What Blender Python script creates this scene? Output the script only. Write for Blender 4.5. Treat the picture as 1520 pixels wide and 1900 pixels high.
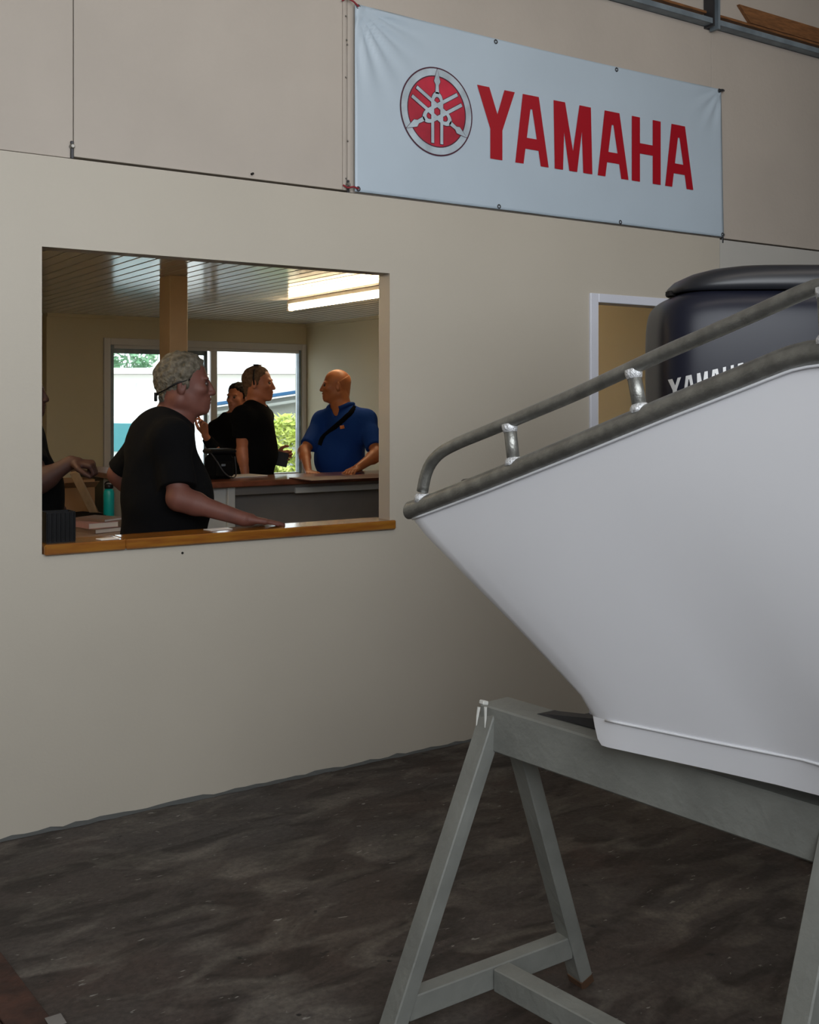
import bpy, bmesh, math, random
import numpy as np
from mathutils import Vector, Matrix
random.seed(7)
for o in list(bpy.data.objects): bpy.data.objects.remove(o)
SC = bpy.context.scene; COL = SC.collection

# ---------------------------------------------------------------- camera (level, eye height 1.55 m, shifted frame)
FPX, CX, HY, EYE, DIST = 2038.0, 760.0, 746.0, 1.55, 4.03
ANG = math.atan2(3815 - 760, FPX)                  # angle between the view and the long wall
Fw = np.array([math.cos(ANG), math.sin(ANG), 0.0]); Rt = np.array([math.sin(ANG), -math.cos(ANG), 0.0])
Up = np.array([0, 0, 1.0]); CAM = np.array([0, -DIST, EYE])
def at(x, y, z): return CAM + z * (Fw + Rt * (x - CX) / FPX + Up * (HY - y) / FPX)
def onY(x, y, Y=0.0):
    d = at(x, y, 1) - CAM; return CAM + d * (Y - CAM[1]) / d[1]
def onZ(x, y, Z):
    d = at(x, y, 1) - CAM; return CAM + d * (Z - EYE) / d[2]
cd = bpy.data.cameras.new('camera'); cam = bpy.data.objects.new('camera', cd); COL.objects.link(cam)
cam.location = CAM; cam.rotation_euler = (math.pi / 2, 0, math.atan2(-Fw[0], Fw[1]))
cd.sensor_fit = 'VERTICAL'; cd.sensor_height = 36; cd.sensor_width = 36 * 1520 / 1900
cd.lens = 36 * FPX / 1900; cd.shift_y = -(950 - HY) / 1900.0; cd.clip_start = 0.05; cd.clip_end = 200
SC.camera = cam

# ---------------------------------------------------------------- world, sun, lamps, exposure
SC.view_settings.view_transform = 'Standard'; SC.view_settings.look = 'None'
SC.view_settings.gamma = 1.0; SC.view_settings.use_curve_mapping = False
SC.view_settings.exposure = 0.0
w = bpy.data.worlds.new('world'); SC.world = w; w.use_nodes = True
nt = w.node_tree; bg = nt.nodes['Background']
bg.inputs[0].default_value = (0.90, 0.96, 1.0, 1); bg.inputs[1].default_value = 3.2
def area(name, loc, target, sx, sy, power, col):
    l = bpy.data.lights.new(name, 'AREA'); l.shape = 'RECTANGLE'; l.size = sx; l.size_y = sy
    l.energy = power; l.color = col
    o = bpy.data.objects.new(name, l); COL.objects.link(o); o.location = loc
    o.rotation_euler = (Vector(target) - Vector(loc)).to_track_quat('-Z', 'Y').to_euler(); return o
sl = bpy.data.lights.new('sun', 'SUN'); sl.energy = 2.2; sl.angle = 0.02; sl.color = (1, .96, .88)
so = bpy.data.objects.new('sun', sl); COL.objects.link(so)
so.rotation_euler = Vector((-.35, .35, -1)).to_track_quat('-Z', 'Y').to_euler()
dl = area('hangar_door_daylight', (.2, -5.30, 2.75), (2.1, 0, 3.1), 5.0, 2.0, 70, (.93, .955, 1.0)); dl.data.spread = math.radians(138)
area('roof_fill_light', (3.0, -3.0, 4.15), (3.2, -.6, 2.4), 4.5, 1.0, 30, (1.0, .90, .80))  # added warm fill under the closed roof, lifts the right of the wall
pt = area('office_window_portal', (4.83, 7.27, 1.42), (4.83, 0, 1.42), 2.3, 1.5, 1, (1, 1, 1)); pt.data.cycles.is_portal = True
pt = area('hangar_opening_portal', (.2, -5.55, 2.85), (.2, 0, 2.85), 5.2, 2.3, 1, (1, 1, 1)); pt.data.cycles.is_portal = True

# ---------------------------------------------------------------- materials
def mat(name, col, rough=.6, metal=0, var=0.0, scale=4, bump=0, bscale=60, col2=None, emit=None, es=0, coat=0, alpha=1, trans=0, stretch=None):
    m = bpy.data.materials.new(name); m.use_nodes = True; n = m.node_tree.nodes; L = m.node_tree.links
    p = n['Principled BSDF']; c4 = (*col, 1)
    p.inputs['Base Color'].default_value = c4; p.inputs['Roughness'].default_value = rough; p.inputs['Metallic'].default_value = metal
    p.inputs['Coat Weight'].default_value = coat; p.inputs['Coat Roughness'].default_value = .08
    if trans: p.inputs['Transmission Weight'].default_value = trans; p.inputs['IOR'].default_value = 1.45
    if emit: p.inputs['Emission Color'].default_value = (*emit, 1); p.inputs['Emission Strength'].default_value = es
    if var or col2 or bump:
        tc = n.new('ShaderNodeTexCoord'); mp = n.new('ShaderNodeMapping'); L.new(tc.outputs['Object'], mp.inputs[0])
        if stretch: mp.inputs['Scale'].default_value = stretch
        if var or col2:
            nz = n.new('ShaderNodeTexNoise'); nz.inputs['Scale'].default_value = scale; nz.inputs['Detail'].default_value = 6
            L.new(mp.outputs[0], nz.inputs[0]); r = n.new('ShaderNodeValToRGB')
            r.color_ramp.elements[0].position = .35; r.color_ramp.elements[1].position = .68
            b = col2 if col2 else tuple(min(1, c * (1 + var)) for c in col)
            a = col if col2 else tuple(c * (1 - var) for c in col)
            r.color_ramp.elements[0].color = (*a, 1); r.color_ramp.elements[1].color = (*b, 1)
            L.new(nz.outputs[0], r.inputs[0]); L.new(r.outputs[0], p.inputs['Base Color'])
        if bump:
            nb = n.new('ShaderNodeTexNoise'); nb.inputs['Scale'].default_value = bscale; nb.inputs['Detail'].default_value = 4
            L.new(mp.outputs[0], nb.inputs[0]); bp = n.new('ShaderNodeBump'); bp.inputs['Strength'].default_value = bump
            bp.inputs['Distance'].default_value = .01; L.new(nb.outputs[0], bp.inputs['Height']); L.new(bp.outputs[0], p.inputs['Normal'])
    return m
M = {}
M['wall_cream'] = mat('wall_cream', (.48, .44, .372), .55, var=.03, scale=1.2, bump=.08, bscale=90)
M['wall_upper'] = mat('wall_upper', (.46, .41, .36), .7, var=.06, scale=1.5, bump=.15, bscale=40)
M['wall_grey'] = mat('wall_grey', (.47, .46, .43), .6, var=.04, scale=1.5, bump=.1, bscale=40)
M['office_wall'] = mat('office_wall', (.60, .53, .37), .6, var=.03, scale=1)
M['white_paint'] = mat('white_paint', (.66, .68, .76), .35, var=.03)
M['white_trim'] = mat('white_trim', (.62, .60, .60), .4)
M['pvc'] = mat('glossy_pvc', (.60, .57, .54), .16, var=.02)
M['groove'] = mat('groove_dark', (.25, .23, .21), .4)
M['banner'] = mat('banner_vinyl', (.46, .55, .635), .45, var=.03, scale=2, bump=.1, bscale=6)
M['red'] = mat('print_red', (.36, .002, .012), .45)
M['logo_red'] = mat('logo_red', (.42, .015, .04), .45, var=.35, scale=5)
M['logo_silver'] = mat('logo_silver', (.42, .50, .56), .4, var=.2, scale=10)
M['ink'] = mat('dark_ink', (.06, .012, .03), .5)
M['alu'] = mat('brushed_aluminium', (.30, .30, .28), .42, .85, var=.18, scale=30, bump=.15, bscale=180)
M['weld'] = mat('bright_weld', (.75, .76, .78), .45, .5, bump=.6, bscale=160)
M['hull'] = mat('white_gelcoat', (.76, .765, .80), .35, coat=.4, var=.015, scale=2)
M['deck'] = mat('boat_deck', (.45, .46, .46), .6, bump=.3, bscale=120)
M['rubber'] = mat('black_rubber', (.02, .02, .022), .6)
M['trestle'] = mat('grey_green_paint', (.205, .210, .192), .5, var=.12, scale=7, bump=.25, bscale=45)
M['rawwood'] = mat('dirty_raw_wood', (.10, .05, .025), .8, var=.3, scale=20)
M['paint_drip'] = mat('white_paint_drip', (.62, .62, .58), .5)
M['cowl'] = mat('outboard_cowl', (.010, .011, .020), .34)
M['cowl_cap'] = mat('outboard_cap', (.014, .015, .019), .38)
M['decal'] = mat('silver_decal', (.55, .55, .55), .4, .2)
M['darkmetal'] = mat('dark_metal', (.05, .05, .055), .45, .5)
M['galv'] = mat('galvanised_steel', (.22, .27, .31), .5, .3, var=.2, scale=9)
M['brownwood'] = mat('brown_timber', (.20, .085, .03), .6, var=.3, scale=14, stretch=(1, 8, 8))
M['sill'] = mat('varnished_pine', (.30, .125, .015), .25, col2=(.19, .055, .010), scale=5, coat=.5, stretch=(1, 9, 9))
M['counter_wood'] = mat('counter_redwood', (.20, .065, .035), .28, var=.3, scale=8, coat=.3)
M['counter_white'] = mat('counter_white', (.50, .52, .52), .5)
M['counter_grey'] = mat('counter_grey', (.20, .185, .175), .5, var=.08)
M['post'] = mat('post_paint', (.50, .36, .22), .5, var=.06)
M['black_plastic'] = mat('black_plastic', (.006, .006, .007), .35)
M['black_cloth'] = mat('black_cloth', (.004, .004, .0045), 1.0, bump=.5, bscale=14)
M['dark_cloth'] = mat('charcoal_cloth', (.006, .006, .006), 1.0, bump=.5, bscale=14)
M['blue_cloth'] = mat('blue_cloth', (.010, .048, .24), .85, bump=.6, bscale=12)
M['denim'] = mat('dark_denim', (.02, .025, .045), .9)
M['leather'] = mat('dark_leather', (.03, .02, .015), .5)
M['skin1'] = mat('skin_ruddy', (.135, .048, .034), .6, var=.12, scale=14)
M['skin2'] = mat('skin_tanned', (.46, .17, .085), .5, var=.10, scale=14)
M['skin3'] = mat('skin_brown', (.46, .165, .065), .45, var=.10, scale=14)
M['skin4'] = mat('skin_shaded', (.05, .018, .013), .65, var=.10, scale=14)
M['hair_grey'] = mat('grey_hair', (.075, .066, .048), .8, col2=(.19, .17, .135), scale=45, bump=1, bscale=110)
M['hair_short'] = mat('cropped_hair', (.15, .095, .06), .8, var=.3, scale=60, bump=.6, bscale=200)
M['hair_dark'] = mat('dark_hair', (.02, .014, .01), .7, bump=.8, bscale=120)
M['eye'] = mat('eye', (.05, .03, .025), .2)
M['teal'] = mat('teal_enamel', (.0, .33, .32), .35)
M['paper'] = mat('paper', (.72, .70, .68), .6)
M['book_pink'] = mat('book_pink', (.50, .30, .32), .5)
M['book_brown'] = mat('book_brown', (.22, .15, .12), .5)
M['desk_top'] = mat('desk_laminate', (.36, .27, .22), .4, var=.05)
M['card'] = mat('cardboard', (.27, .15, .07), .85, var=.1)
M['batten'] = mat('pine_batten', (.34, .23, .13), .7, var=.15, stretch=(6, 6, 1))
M['olive'] = mat('opening_shade', (.055, .05, .025), .6)  # shade of the open gap in the counter side, put into the colour
M['mat_red'] = mat('red_brown_leather', (.12, .035, .03), .5, var=.3, scale=30)
M['orange'] = mat('orange_print', (.75, .25, .08), .6)
M['glass'] = mat('window_glass', (.9, .95, .95), .02, trans=1)
M['tube'] = mat('lit_tube', (1, .9, .7), .4, emit=(1, .76, .46), es=32)
M['lampbody'] = mat('lamp_body', (.6, .58, .55), .4)
M['twine'] = mat('red_twine', (.25, .02, .03), .8)
M['screw'] = mat('screw_metal', (.30, .29, .27), .35, .8)
M['hole'] = mat('dark_gap', (.012, .010, .009), .9)
M['ext_wall'] = mat('garden_wall', (.31, .33, .315), .8, var=.06, scale=2)
M['ext_white'] = mat('render_white', (.80, .80, .78), .8)
M['ext_blue'] = mat('blue_coping', (.015, .10, .24), .5)
M['leaf'] = mat('hedge_leaf', (.32, .42, .03), .6, col2=(.50, .55, .16), scale=6)
M['leaf2'] = mat('tree_leaf', (.14, .30, .16), .6, var=.3)
M['bark'] = mat('bark', (.12, .08, .05), .9)
M['car'] = mat('car_paint', (.72, .76, .77), .3)
M['car_glass'] = mat('car_glass', (.06, .26, .30), .3)
M['ground'] = mat('yard_gravel', (.40, .38, .34), .9, var=.1, scale=8)

def floor_mat():
    m = bpy.data.materials.new('stained_concrete'); m.use_nodes = True; n = m.node_tree.nodes; L = m.node_tree.links
    p = n['Principled BSDF']; p.inputs['Roughness'].default_value = .62
    tc = n.new('ShaderNodeTexCoord')
    def noise(sc, det, dist=0, stretch=None, rot=0):
        mp = n.new('ShaderNodeMapping'); L.new(tc.outputs['Object'], mp.inputs[0])
        if stretch: mp.inputs['Scale'].default_value = stretch
        mp.inputs['Rotation'].default_value = (0, 0, rot)
        z = n.new('ShaderNodeTexNoise'); z.inputs['Scale'].default_value = sc; z.inputs['Detail'].default_value = det
        z.inputs['Distortion'].default_value = dist; L.new(mp.outputs[0], z.inputs[0]); return z.outputs[0]
    def ramp(src, a, b, ca, cb):
        r = n.new('ShaderNodeValToRGB'); r.color_ramp.elements[0].position = a; r.color_ramp.elements[1].position = b
        r.color_ramp.elements[0].color = (*ca, 1); r.color_ramp.elements[1].color = (*cb, 1); L.new(src, r.inputs[0]); return r.outputs[0]
    def mix(a, b, f, mode='MIX'):
        x = n.new('ShaderNodeMix'); x.data_type = 'RGBA'; x.blend_type = mode
        for sock, v in ((6, a), (7, b), (0, f)):
            if isinstance(v, (int, float)): x.inputs[sock].default_value = v
            elif isinstance(v, tuple): x.inputs[sock].default_value = (*v, 1)
            else: L.new(v, x.inputs[sock])
        return x.outputs[2]
    base = ramp(noise(1.1, 8, .6), .35, .7, (.052, .037, .030), (.062, .056, .054))
    base = mix(base, ramp(noise(2.2, 6, 0, None, 1), .56, .74, (1, 1, 1), (1.0, .80, .74)), 1.0, 'MULTIPLY')
    streak = ramp(noise(1.3, 8, 2.4, (1, 3.2, 1), .35), .50, .60, (1, 1, 1), (.45, .42, .40))
    base = mix(base, streak, .9, 'MULTIPLY')
    dust = ramp(noise(3.5, 12, 1.0, (1, 2, 1), .2), .50, .74, (0, 0, 0), (.6, .6, .6))
    base = mix(base, (.19, .17, .145), dust)
    grain = ramp(noise(75, 6), .3, .75, (.62, .62, .62), (1.35, 1.35, 1.35))
    base = mix(base, grain, .8, 'MULTIPLY')
    fl = ramp(noise(24, 4, .5, (1, 2.6, 1), .4), .69, .73, (0, 0, 0), (1, 1, 1))
    base = mix(base, (.25, .24, .22), fl)
    pit = ramp(noise(19, 3, .2), .26, .30, (1, 1, 1), (0, 0, 0))
    base = mix(base, (.012, .010, .010), pit)
    L.new(base, p.inputs['Base Color'])
    bp = n.new('ShaderNodeBump'); bp.inputs['Strength'].default_value = .35; bp.inputs['Distance'].default_value = .01
    L.new(noise(40, 8), bp.inputs['Height']); L.new(bp.outputs[0], p.inputs['Normal'])
    return m
M['stubble'] = mat('stubble_skin', (.50, .185, .075), .42)
M['cowl'].node_tree.nodes['Principled BSDF'].inputs['Specular IOR Level'].default_value = .28
M['black_plastic'].node_tree.nodes['Principled BSDF'].inputs['Specular IOR Level'].default_value = .25
for k_ in ('black_cloth', 'dark_cloth', 'blue_cloth', 'denim', 'hair_dark', 'hair_short', 'hair_grey'):
    M[k_].node_tree.nodes['Principled BSDF'].inputs['Specular IOR Level'].default_value = .12
M['mortar'] = mat('mortar_edge', (.09, .095, .095), .9)
M['floor'] = floor_mat()

# ---------------------------------------------------------------- mesh helpers
def tag(o, label=None, cat=None, group=None, kind=None):
    for k, v in (('label', label), ('category', cat), ('group', group), ('kind', kind)):
        if v: o[k] = v
    return o
def empty(name, loc, label=None, cat=None, group=None):
    o = bpy.data.objects.new(name, None); COL.objects.link(o); o.location = loc; o.empty_display_size = .05
    return tag(o, label, cat, group)
def obj(name, vf, m, parent=None, smooth=False, label=None):
    """vf = (verts, faces) in world coordinates; vertices are stored relative to the parent / own base"""
    v, f = vf; v = np.asarray(v, float)
    loc = np.zeros(3)
    if parent is not None:
        q = parent
        while q is not None: loc = loc + np.array(q.location); q = q.parent
    else:
        loc = np.array([(v[:, 0].min() + v[:, 0].max()) / 2, (v[:, 1].min() + v[:, 1].max()) / 2, v[:, 2].min()])
    me = bpy.data.meshes.new(name); me.from_pydata((v - loc).tolist(), [], [list(map(int, q)) for q in f]); me.update()
    ms = m if isinstance(m, (list, tuple)) else [m]
    for x in ms: me.materials.append(M[x] if isinstance(x, str) else x)
    if smooth: me.shade_smooth()
    o = bpy.data.objects.new(name, me); COL.objects.link(o)
    if parent is not None: o.parent = parent
    else: o.location = loc
    if label: o['label'] = label
    return o
def join(*parts):
    V, Fc, n = [], [], 0
    for v, f in parts:
        V.append(np.asarray(v, float)); Fc += [[i + n for i in q] for q in f]; n += len(v)
    return np.vstack(V), Fc
BF = [(0, 3, 2, 1), (4, 5, 6, 7), (0, 1, 5, 4), (1, 2, 6, 5), (2, 3, 7, 6), (3, 0, 4, 7)]
def box(x0, x1, y0, y1, z0, z1):
    return [(x0, y0, z0), (x1, y0, z0), (x1, y1, z0), (x0, y1, z0), (x0, y0, z1), (x1, y0, z1), (x1, y1, z1), (x0, y1, z1)], BF
def bbox(x0, x1, y0, y1, z0, z1, b=.004):
    """box with chamfered edges"""
    bm = bmesh.new(); v, f = box(x0, x1, y0, y1, z0, z1)
    vs = [bm.verts.new(p) for p in v]
    for q in f: bm.faces.new([vs[i] for i in q])
    b = min(b, (x1 - x0) / 3, (y1 - y0) / 3, (z1 - z0) / 3)
    bmesh.ops.bevel(bm, geom=bm.edges[:], offset=b, segments=1, affect='EDGES', profile=.5)
    bm.verts.ensure_lookup_table(); bm.verts.index_update()
    r = [tuple(x.co) for x in bm.verts], [[x.index for x in q.verts] for q in bm.faces]; bm.free(); return r
def xf(vf, Mx):
    v, f = vf; v = np.asarray(v, float); R = np.array(Mx.to_3x3()); t = np.array(Mx.translation)
    return v @ R.T + t, f
def beam(a, b, wx, wz, side=None, bev=.003):
    """bevelled square bar from a to b; side = direction of its width wx"""
    a = Vector(a); b = Vector(b); d = (b - a); Lh = d.length; d.normalize()
    s = Vector(side) if side is not None else Vector((1, 0, 0)); s = (s - d * s.dot(d)).normalized(); t = d.cross(s)
    Mx = Matrix((s, t, d)).transposed().to_4x4(); Mx.translation = a
    return xf(bbox(-wx / 2, wx / 2, -wz / 2, wz / 2, 0, Lh, bev), Mx)
def tube(pts, r, seg=16, cap=True):
    pts = [Vector(p) for p in pts]; n = len(pts); rs = r if isinstance(r, (list, tuple)) else [r] * n
    V, Fc = [], []; prev = None
    for i, p in enumerate(pts):
        d = (pts[min(i + 1, n - 1)] - pts[max(i - 1, 0)]).normalized()
        if prev is None: s = d.orthogonal().normalized()
        else: s = (prev - d * prev.dot(d)).normalized()
        prev = s; t = d.cross(s)
        for k in range(seg):
            a = 2 * math.pi * k / seg; V.append(tuple(p + (s * math.cos(a) + t * math.sin(a)) * rs[i]))
    for i in range(n - 1):
        for k in range(seg):
            a = i * seg + k; b = i * seg + (k + 1) % seg; Fc.append((a, b, b + seg, a + seg))
    if cap: Fc.append(tuple(range(seg))[::-1]); Fc.append(tuple(range((n - 1) * seg, n * seg)))
    return V, Fc
def lathe(c, prof, seg=20):
    V, Fc = [], []
    for r, z in prof:
        for k in range(seg):
            a = 2 * math.pi * k / seg; V.append((c[0] + r * math.cos(a), c[1] + r * math.sin(a), c[2] + z))
    for i in range(len(prof) - 1):
        for k in range(seg):
            a = i * seg + k; b = i * seg + (k + 1) % seg; Fc.append((a, b, b + seg, a + seg))
    Fc.append(tuple(range(seg))[::-1]); Fc.append(tuple(range((len(prof) - 1) * seg, len(prof) * seg)))
    return V, Fc
def spline(P, n):
    P = [np.array(p, float) for p in P]; out = []
    for i in range(len(P) - 1):
        p0 = P[max(i - 1, 0)]; p1 = P[i]; p2 = P[i + 1]; p3 = P[min(i + 2, len(P) - 1)]
        for k in range(n):
            t = k / n
            out.append(.5 * ((2 * p1) + (-p0 + p2) * t + (2 * p0 - 5 * p1 + 4 * p2 - p3) * t * t + (-p0 + 3 * p1 - 3 * p2 + p3) * t ** 3))
    out.append(P[-1]); return out
def struct(name, vf, m, parent=None):
    o = obj(name, vf, m, parent)
    if parent is None: o['kind'] = 'structure'
    return o

# ================================================================ SETTING
struct('floor', box(-4, 9, -5.4, .09, -.1, 0), 'floor')
struct('floor_office', box(.3, 6.1, .09, 7.1, -.1, 0), 'counter_grey')
struct('ground', box(-40, 45, -45, 60, -.5, -.14), 'ground')
struct('wall_left', box(-4.1, -4, -5.4, .09, 0, 4.3), 'wall_upper')
struct('wall_right', box(9, 9.1, -5.4, .09, 0, 4.3), 'wall_upper')
struct('wall_rear', join(box(-4.1, -2.4, -5.5, -5.4, 0, 4.3), box(2.8, 9.1, -5.5, -5.4, 0, 4.3), box(-2.4, 2.8, -5.5, -5.4, 4.0, 4.3), box(-2.4, 2.8, -5.5, -5.4, 0, 1.7)), 'wall_upper')
struct('ceiling', box(-4.1, 9.1, -5.5, .09, 4.3, 4.4), 'wall_grey')
OX0, OX1, OZ0, OZ1, WT = 1.095, 2.585, 1.0, 2.111, .09
DX0, DX1, DZ1 = 3.80, 4.62, 2.06
# lower wall: cream boards around the pass-through and the doorway
struct('wall_front', join(box(-4, OX0, 0, WT, 0, 2.44), box(OX0, OX1, 0, WT, 0, OZ0), box(OX0, OX1, 0, WT, OZ1, 2.44),
                          box(OX1, DX0, 0, WT, 0, 2.44), box(DX0, DX1, 0, WT, DZ1, 2.44), box(DX1, 4.715, 0, WT, 0, 2.44)), 'wall_cream')
struct('wall_front_right', box(4.722, 9, .004, WT, 0, 2.434), 'wall_grey')
# upper wall: separate boards with open joints
up = empty('wall_front_upper', (2, .02, 2.44)); up['kind'] = 'structure'
xs = [-3.6, -2.4, -1.2, .03, 1.212, 2.388, 4.664, 5.9, 7.1, 9]
for i in range(len(xs) - 1):
    zz = 2.452 if i in (4,) else 2.445
    obj('board', bbox(xs[i] + .0015, xs[i + 1] - .0015, .012, WT, zz, 3.6, .0015), 'wall_upper', up)
obj('backing', box(-4, 9, WT + .001, WT + .02, 2.4, 4.3), 'hole', up)
obj('header', box(-4, 9, .016, WT, 3.602, 4.3), 'wall_upper', up)
# joint strip with screws beside the banner
st = empty('trim_1', (2.385, 0, 2.44)); st['kind'] = 'structure'
obj('cover_strip', bbox(2.352, 2.366, .004, .012, 2.45, 3.6, .002), 'wall_upper', st)
obj('cover_strip', bbox(2.374, 2.392, .004, .012, 2.45, 3.6, .002), 'wall_upper', st)
def screw(x, z, y, par, r=.006):
    return obj('screw', tube([(x, y, z), (x, y - .004, z), (x, y - .006, z)], [r, r, r * .6], 8), 'screw', par)
for z in (2.47, 2.50, 2.66, 2.93, 3.07, 3.09, 3.19): screw(2.372 + random.uniform(-.008, .008), z, .004, st, .004)
def bolt(x, z, label):
    b = empty('anchor_bolt', (x, .012, z), label, 'bolt')
    obj('bolt_head', tube([(x, .012, z), (x, 0, z), (x, -.006, z)], [.010, .010, .006], 8), 'screw', b)
    obj('bracket', bbox(x - .006, x + .006, .002, .010, z - .045, z + .02, .002), 'darkmetal', b)
bolt(1.205, 2.487, 'small metal bolt and dark bracket at foot of left board joint')
bolt(2.378, 2.475, 'small metal bolt and bracket by lower left corner of banner')
bolt(4.745, 2.462, 'small metal bolt and bracket at lower right corner of banner')
# ledge gap line and small marks
for (x, z) in ((1.93, 2.47), (1.63, .965), (2.78, .98)):
    tag(obj('nail_head', tube([(x, .0 if z < 2.4 else .012, z), (x, -.002, z)], .005, 8), 'hole'),
        {1.93: 'dark nail head low on the upper left board', 1.63: 'dark nail head just under the wooden window ledge', 2.78: 'dark nail head on cream wall right of the wooden ledge'}[x], 'nail')
# trim along the foot of the wall: thin rough mortar line
rnd = random.Random(3); V = []; Fc = []
N = 150
for i in range(N + 1):
    x = -3 + i * 6.8 / N; h = .004 + .010 * rnd.random(); d = .012 + .012 * rnd.random()
    V += [(x, -.001, h), (x, -d, .001)]
for i in range(N): Fc.append((2 * i, 2 * i + 1, 2 * i + 3, 2 * i + 2))
t2 = obj('trim_2', (V, Fc), 'mortar'); t2['kind'] = 'structure'
# wooden ledge of the pass-through
led = empty('trim_3', (1.84, 0, OZ0)); led['kind'] = 'structure'
obj('ledge_board', bbox(OX0 + .004, 1.40, -.022, WT + .05, OZ0 - .003, OZ0 + .036, .005), 'sill', led)
obj('ledge_board', bbox(1.4005, 2.606, -.022, WT + .05, OZ0 - .003, OZ0 + .036, .005), 'sill', led)
# door casing
dc = empty('door_1', (4.2, 0, 0)); dc['kind'] = 'structure'
for n_, b_ in (('jamb', (DX0 - .042, DX0 + .012, -.012, WT + .01, 0, DZ1 + .03)), ('jamb', (DX1 - .012, DX1 + .042, -.012, WT + .01, 0, DZ1 + .03)),
               ('lintel', (DX0 + .0125, DX1 - .0125, -.012, WT + .01, DZ1 - .014, DZ1 + .03))):
    obj(n_, bbox(*b_, .003), 'white_paint', dc)
# roof edge at top right: galvanised channel, timber plate, cleat
rf = empty('trim_4', (5, 0, 3.57)); rf['kind'] = 'structure'
def cbar(x0, x1): return join(box(x0, x1, -.05, .012, 3.572, 3.578), box(x0, x1, -.052, -.048, 3.572, 3.60), box(x0, x1, .006, .012, 3.572, 3.60))
obj('steel_channel', cbar(-4, 4.60), 'galv', rf); obj('steel_channel', cbar(4.66, 9), 'galv', rf)
obj('timber_plate', bbox(-4, 4.59, -.02, .012, 3.632, 3.646, .002), 'brownwood', rf)
obj('timber_plate', bbox(4.67, 9, -.02, .012, 3.632, 3.646, .002), 'brownwood', rf)
obj('timber_board', ([(4.87, -.005, 3.742), (9, -.005, 3.742), (9, -.005, 3.657), (4.965, -.005, 3.657), (4.87, .014, 3.742), (9, .014, 3.742), (9, .014, 3.657), (4.965, .014, 3.657)],
                     [(0, 3, 2, 1), (4, 5, 6, 7), (0, 1, 5, 4), (1, 2, 6, 5), (2, 3, 7, 6), (3, 0, 4, 7)]), 'brownwood', rf)
obj('timber_board', bbox(2.9, 4.42, -.005, .014, 3.70, 3.78, .002), 'brownwood', rf)
obj('bracket', join(box(4.602, 4.612, -.055, .012, 3.56, 4.1), box(4.612, 4.655, .004, .012, 3.56, 4.1)), 'darkmetal', rf)
obj('bracket', box(4.640, 4.656, -.055, .004, 3.55, 4.1), 'galv', rf)

# ---------------------------------------------------------------- office shell
BY, RX, LX = 7.1, 6.0, .35
WX0, WX1, WZ0, WZ1 = 3.72, 5.94, .70, 2.14
struct('wall_office_back', join(box(3.07, WX0, BY, BY + .15, 0, 2.44), box(WX1, RX + .1, BY, BY + .15, 0, 2.44),
                                box(WX0, WX1, BY, BY + .15, 0, WZ0), box(WX0, WX1, BY, BY + .15, WZ1, 2.44)), 'office_wall')
struct('wall_office_alcove', box(LX, 3.07, BY + .15, BY + .3, 0, 2.44), 'office_wall')
struct('wall_office_right', box(RX, RX + .1, WT, BY, 0, 2.6), 'office_wall')
struct('wall_office_left', box(LX - .1, LX, WT, BY + .3, 0, 2.6), 'office_wall')
cl = empty('ceiling_office', (3, 3.5, 2.44)); cl['kind'] = 'structure'
obj('backing', box(LX, RX, WT, BY + .3, 2.452, 2.50), 'groove', cl)
bw = .112; k = 0; x = LX + .01
while x < RX - .02:
    x1 = min(x + bw - .011, RX - .002)
    obj('board', bbox(x, x1, WT + .002, BY + .14, 2.440, 2.4515, .004), 'pvc', cl); x += bw
cs = struct('trim_5', join(box(3.07, RX, BY - .03, BY, 2.405, 2.44), box(RX - .03, RX, WT, BY - .03, 2.405, 2.44)), 'office_wall')
# window
wn = empty('window_1', (4.83, BY, WZ0)); wn['kind'] = 'structure'
def fr(n_, m_, *b): obj(n_, bbox(*b, .004), m_, wn)
fr('casing', 'white_trim', WX0 - .075, WX0 - .005, BY - .02, BY + .02, WZ0 - .06, WZ1 + .07)
fr('casing', 'white_trim', WX1 + .005, WX1 + .055, BY - .02, BY + .02, WZ0 - .06, WZ1 + .07)
fr('casing', 'white_trim', WX0 - .0045, WX1 + .0045, BY - .02, BY + .02, WZ1 + .0, WZ1 + .07)
fr('frame', 'galv', WX0, WX0 + .035, BY, BY + .09, WZ0, WZ1); fr('frame', 'galv', WX1 - .03, WX1, BY, BY + .09, WZ0, WZ1)
fr('frame', 'white_trim', WX0 + .036, WX1 - .031, BY, BY + .09, WZ1 - .035, WZ1); fr('frame', 'white_trim', WX0 + .036, WX1 - .031, BY, BY + .09, WZ0, WZ0 + .05)
fr('sash_rail', 'galv', WX0 + .036, 4.79, BY + .02, BY + .05, WZ1 - .085, WZ1 - .036)
fr('sash_stile', 'galv', 4.76, 4.80, BY + .02, BY + .05, WZ0 + .051, WZ1 - .036)
fr('mullion', 'white_trim', 4.83, 4.905, BY + .0, BY + .05, WZ0 + .051, WZ1 - .036)
obj('pane', box(WX0 + .037, 4.775, BY + .03, BY + .036, WZ0 + .052, WZ1 - .04), 'glass', wn)
obj('pane', box(4.88, WX1 - .032, BY + .06, BY + .066, WZ0 + .052, WZ1 - .04), 'glass', wn)
# square post
struct('pillar_office', bbox(2.872, 3.005, 3.30, 3.50, 0, 2.439, .004), 'post')
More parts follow.
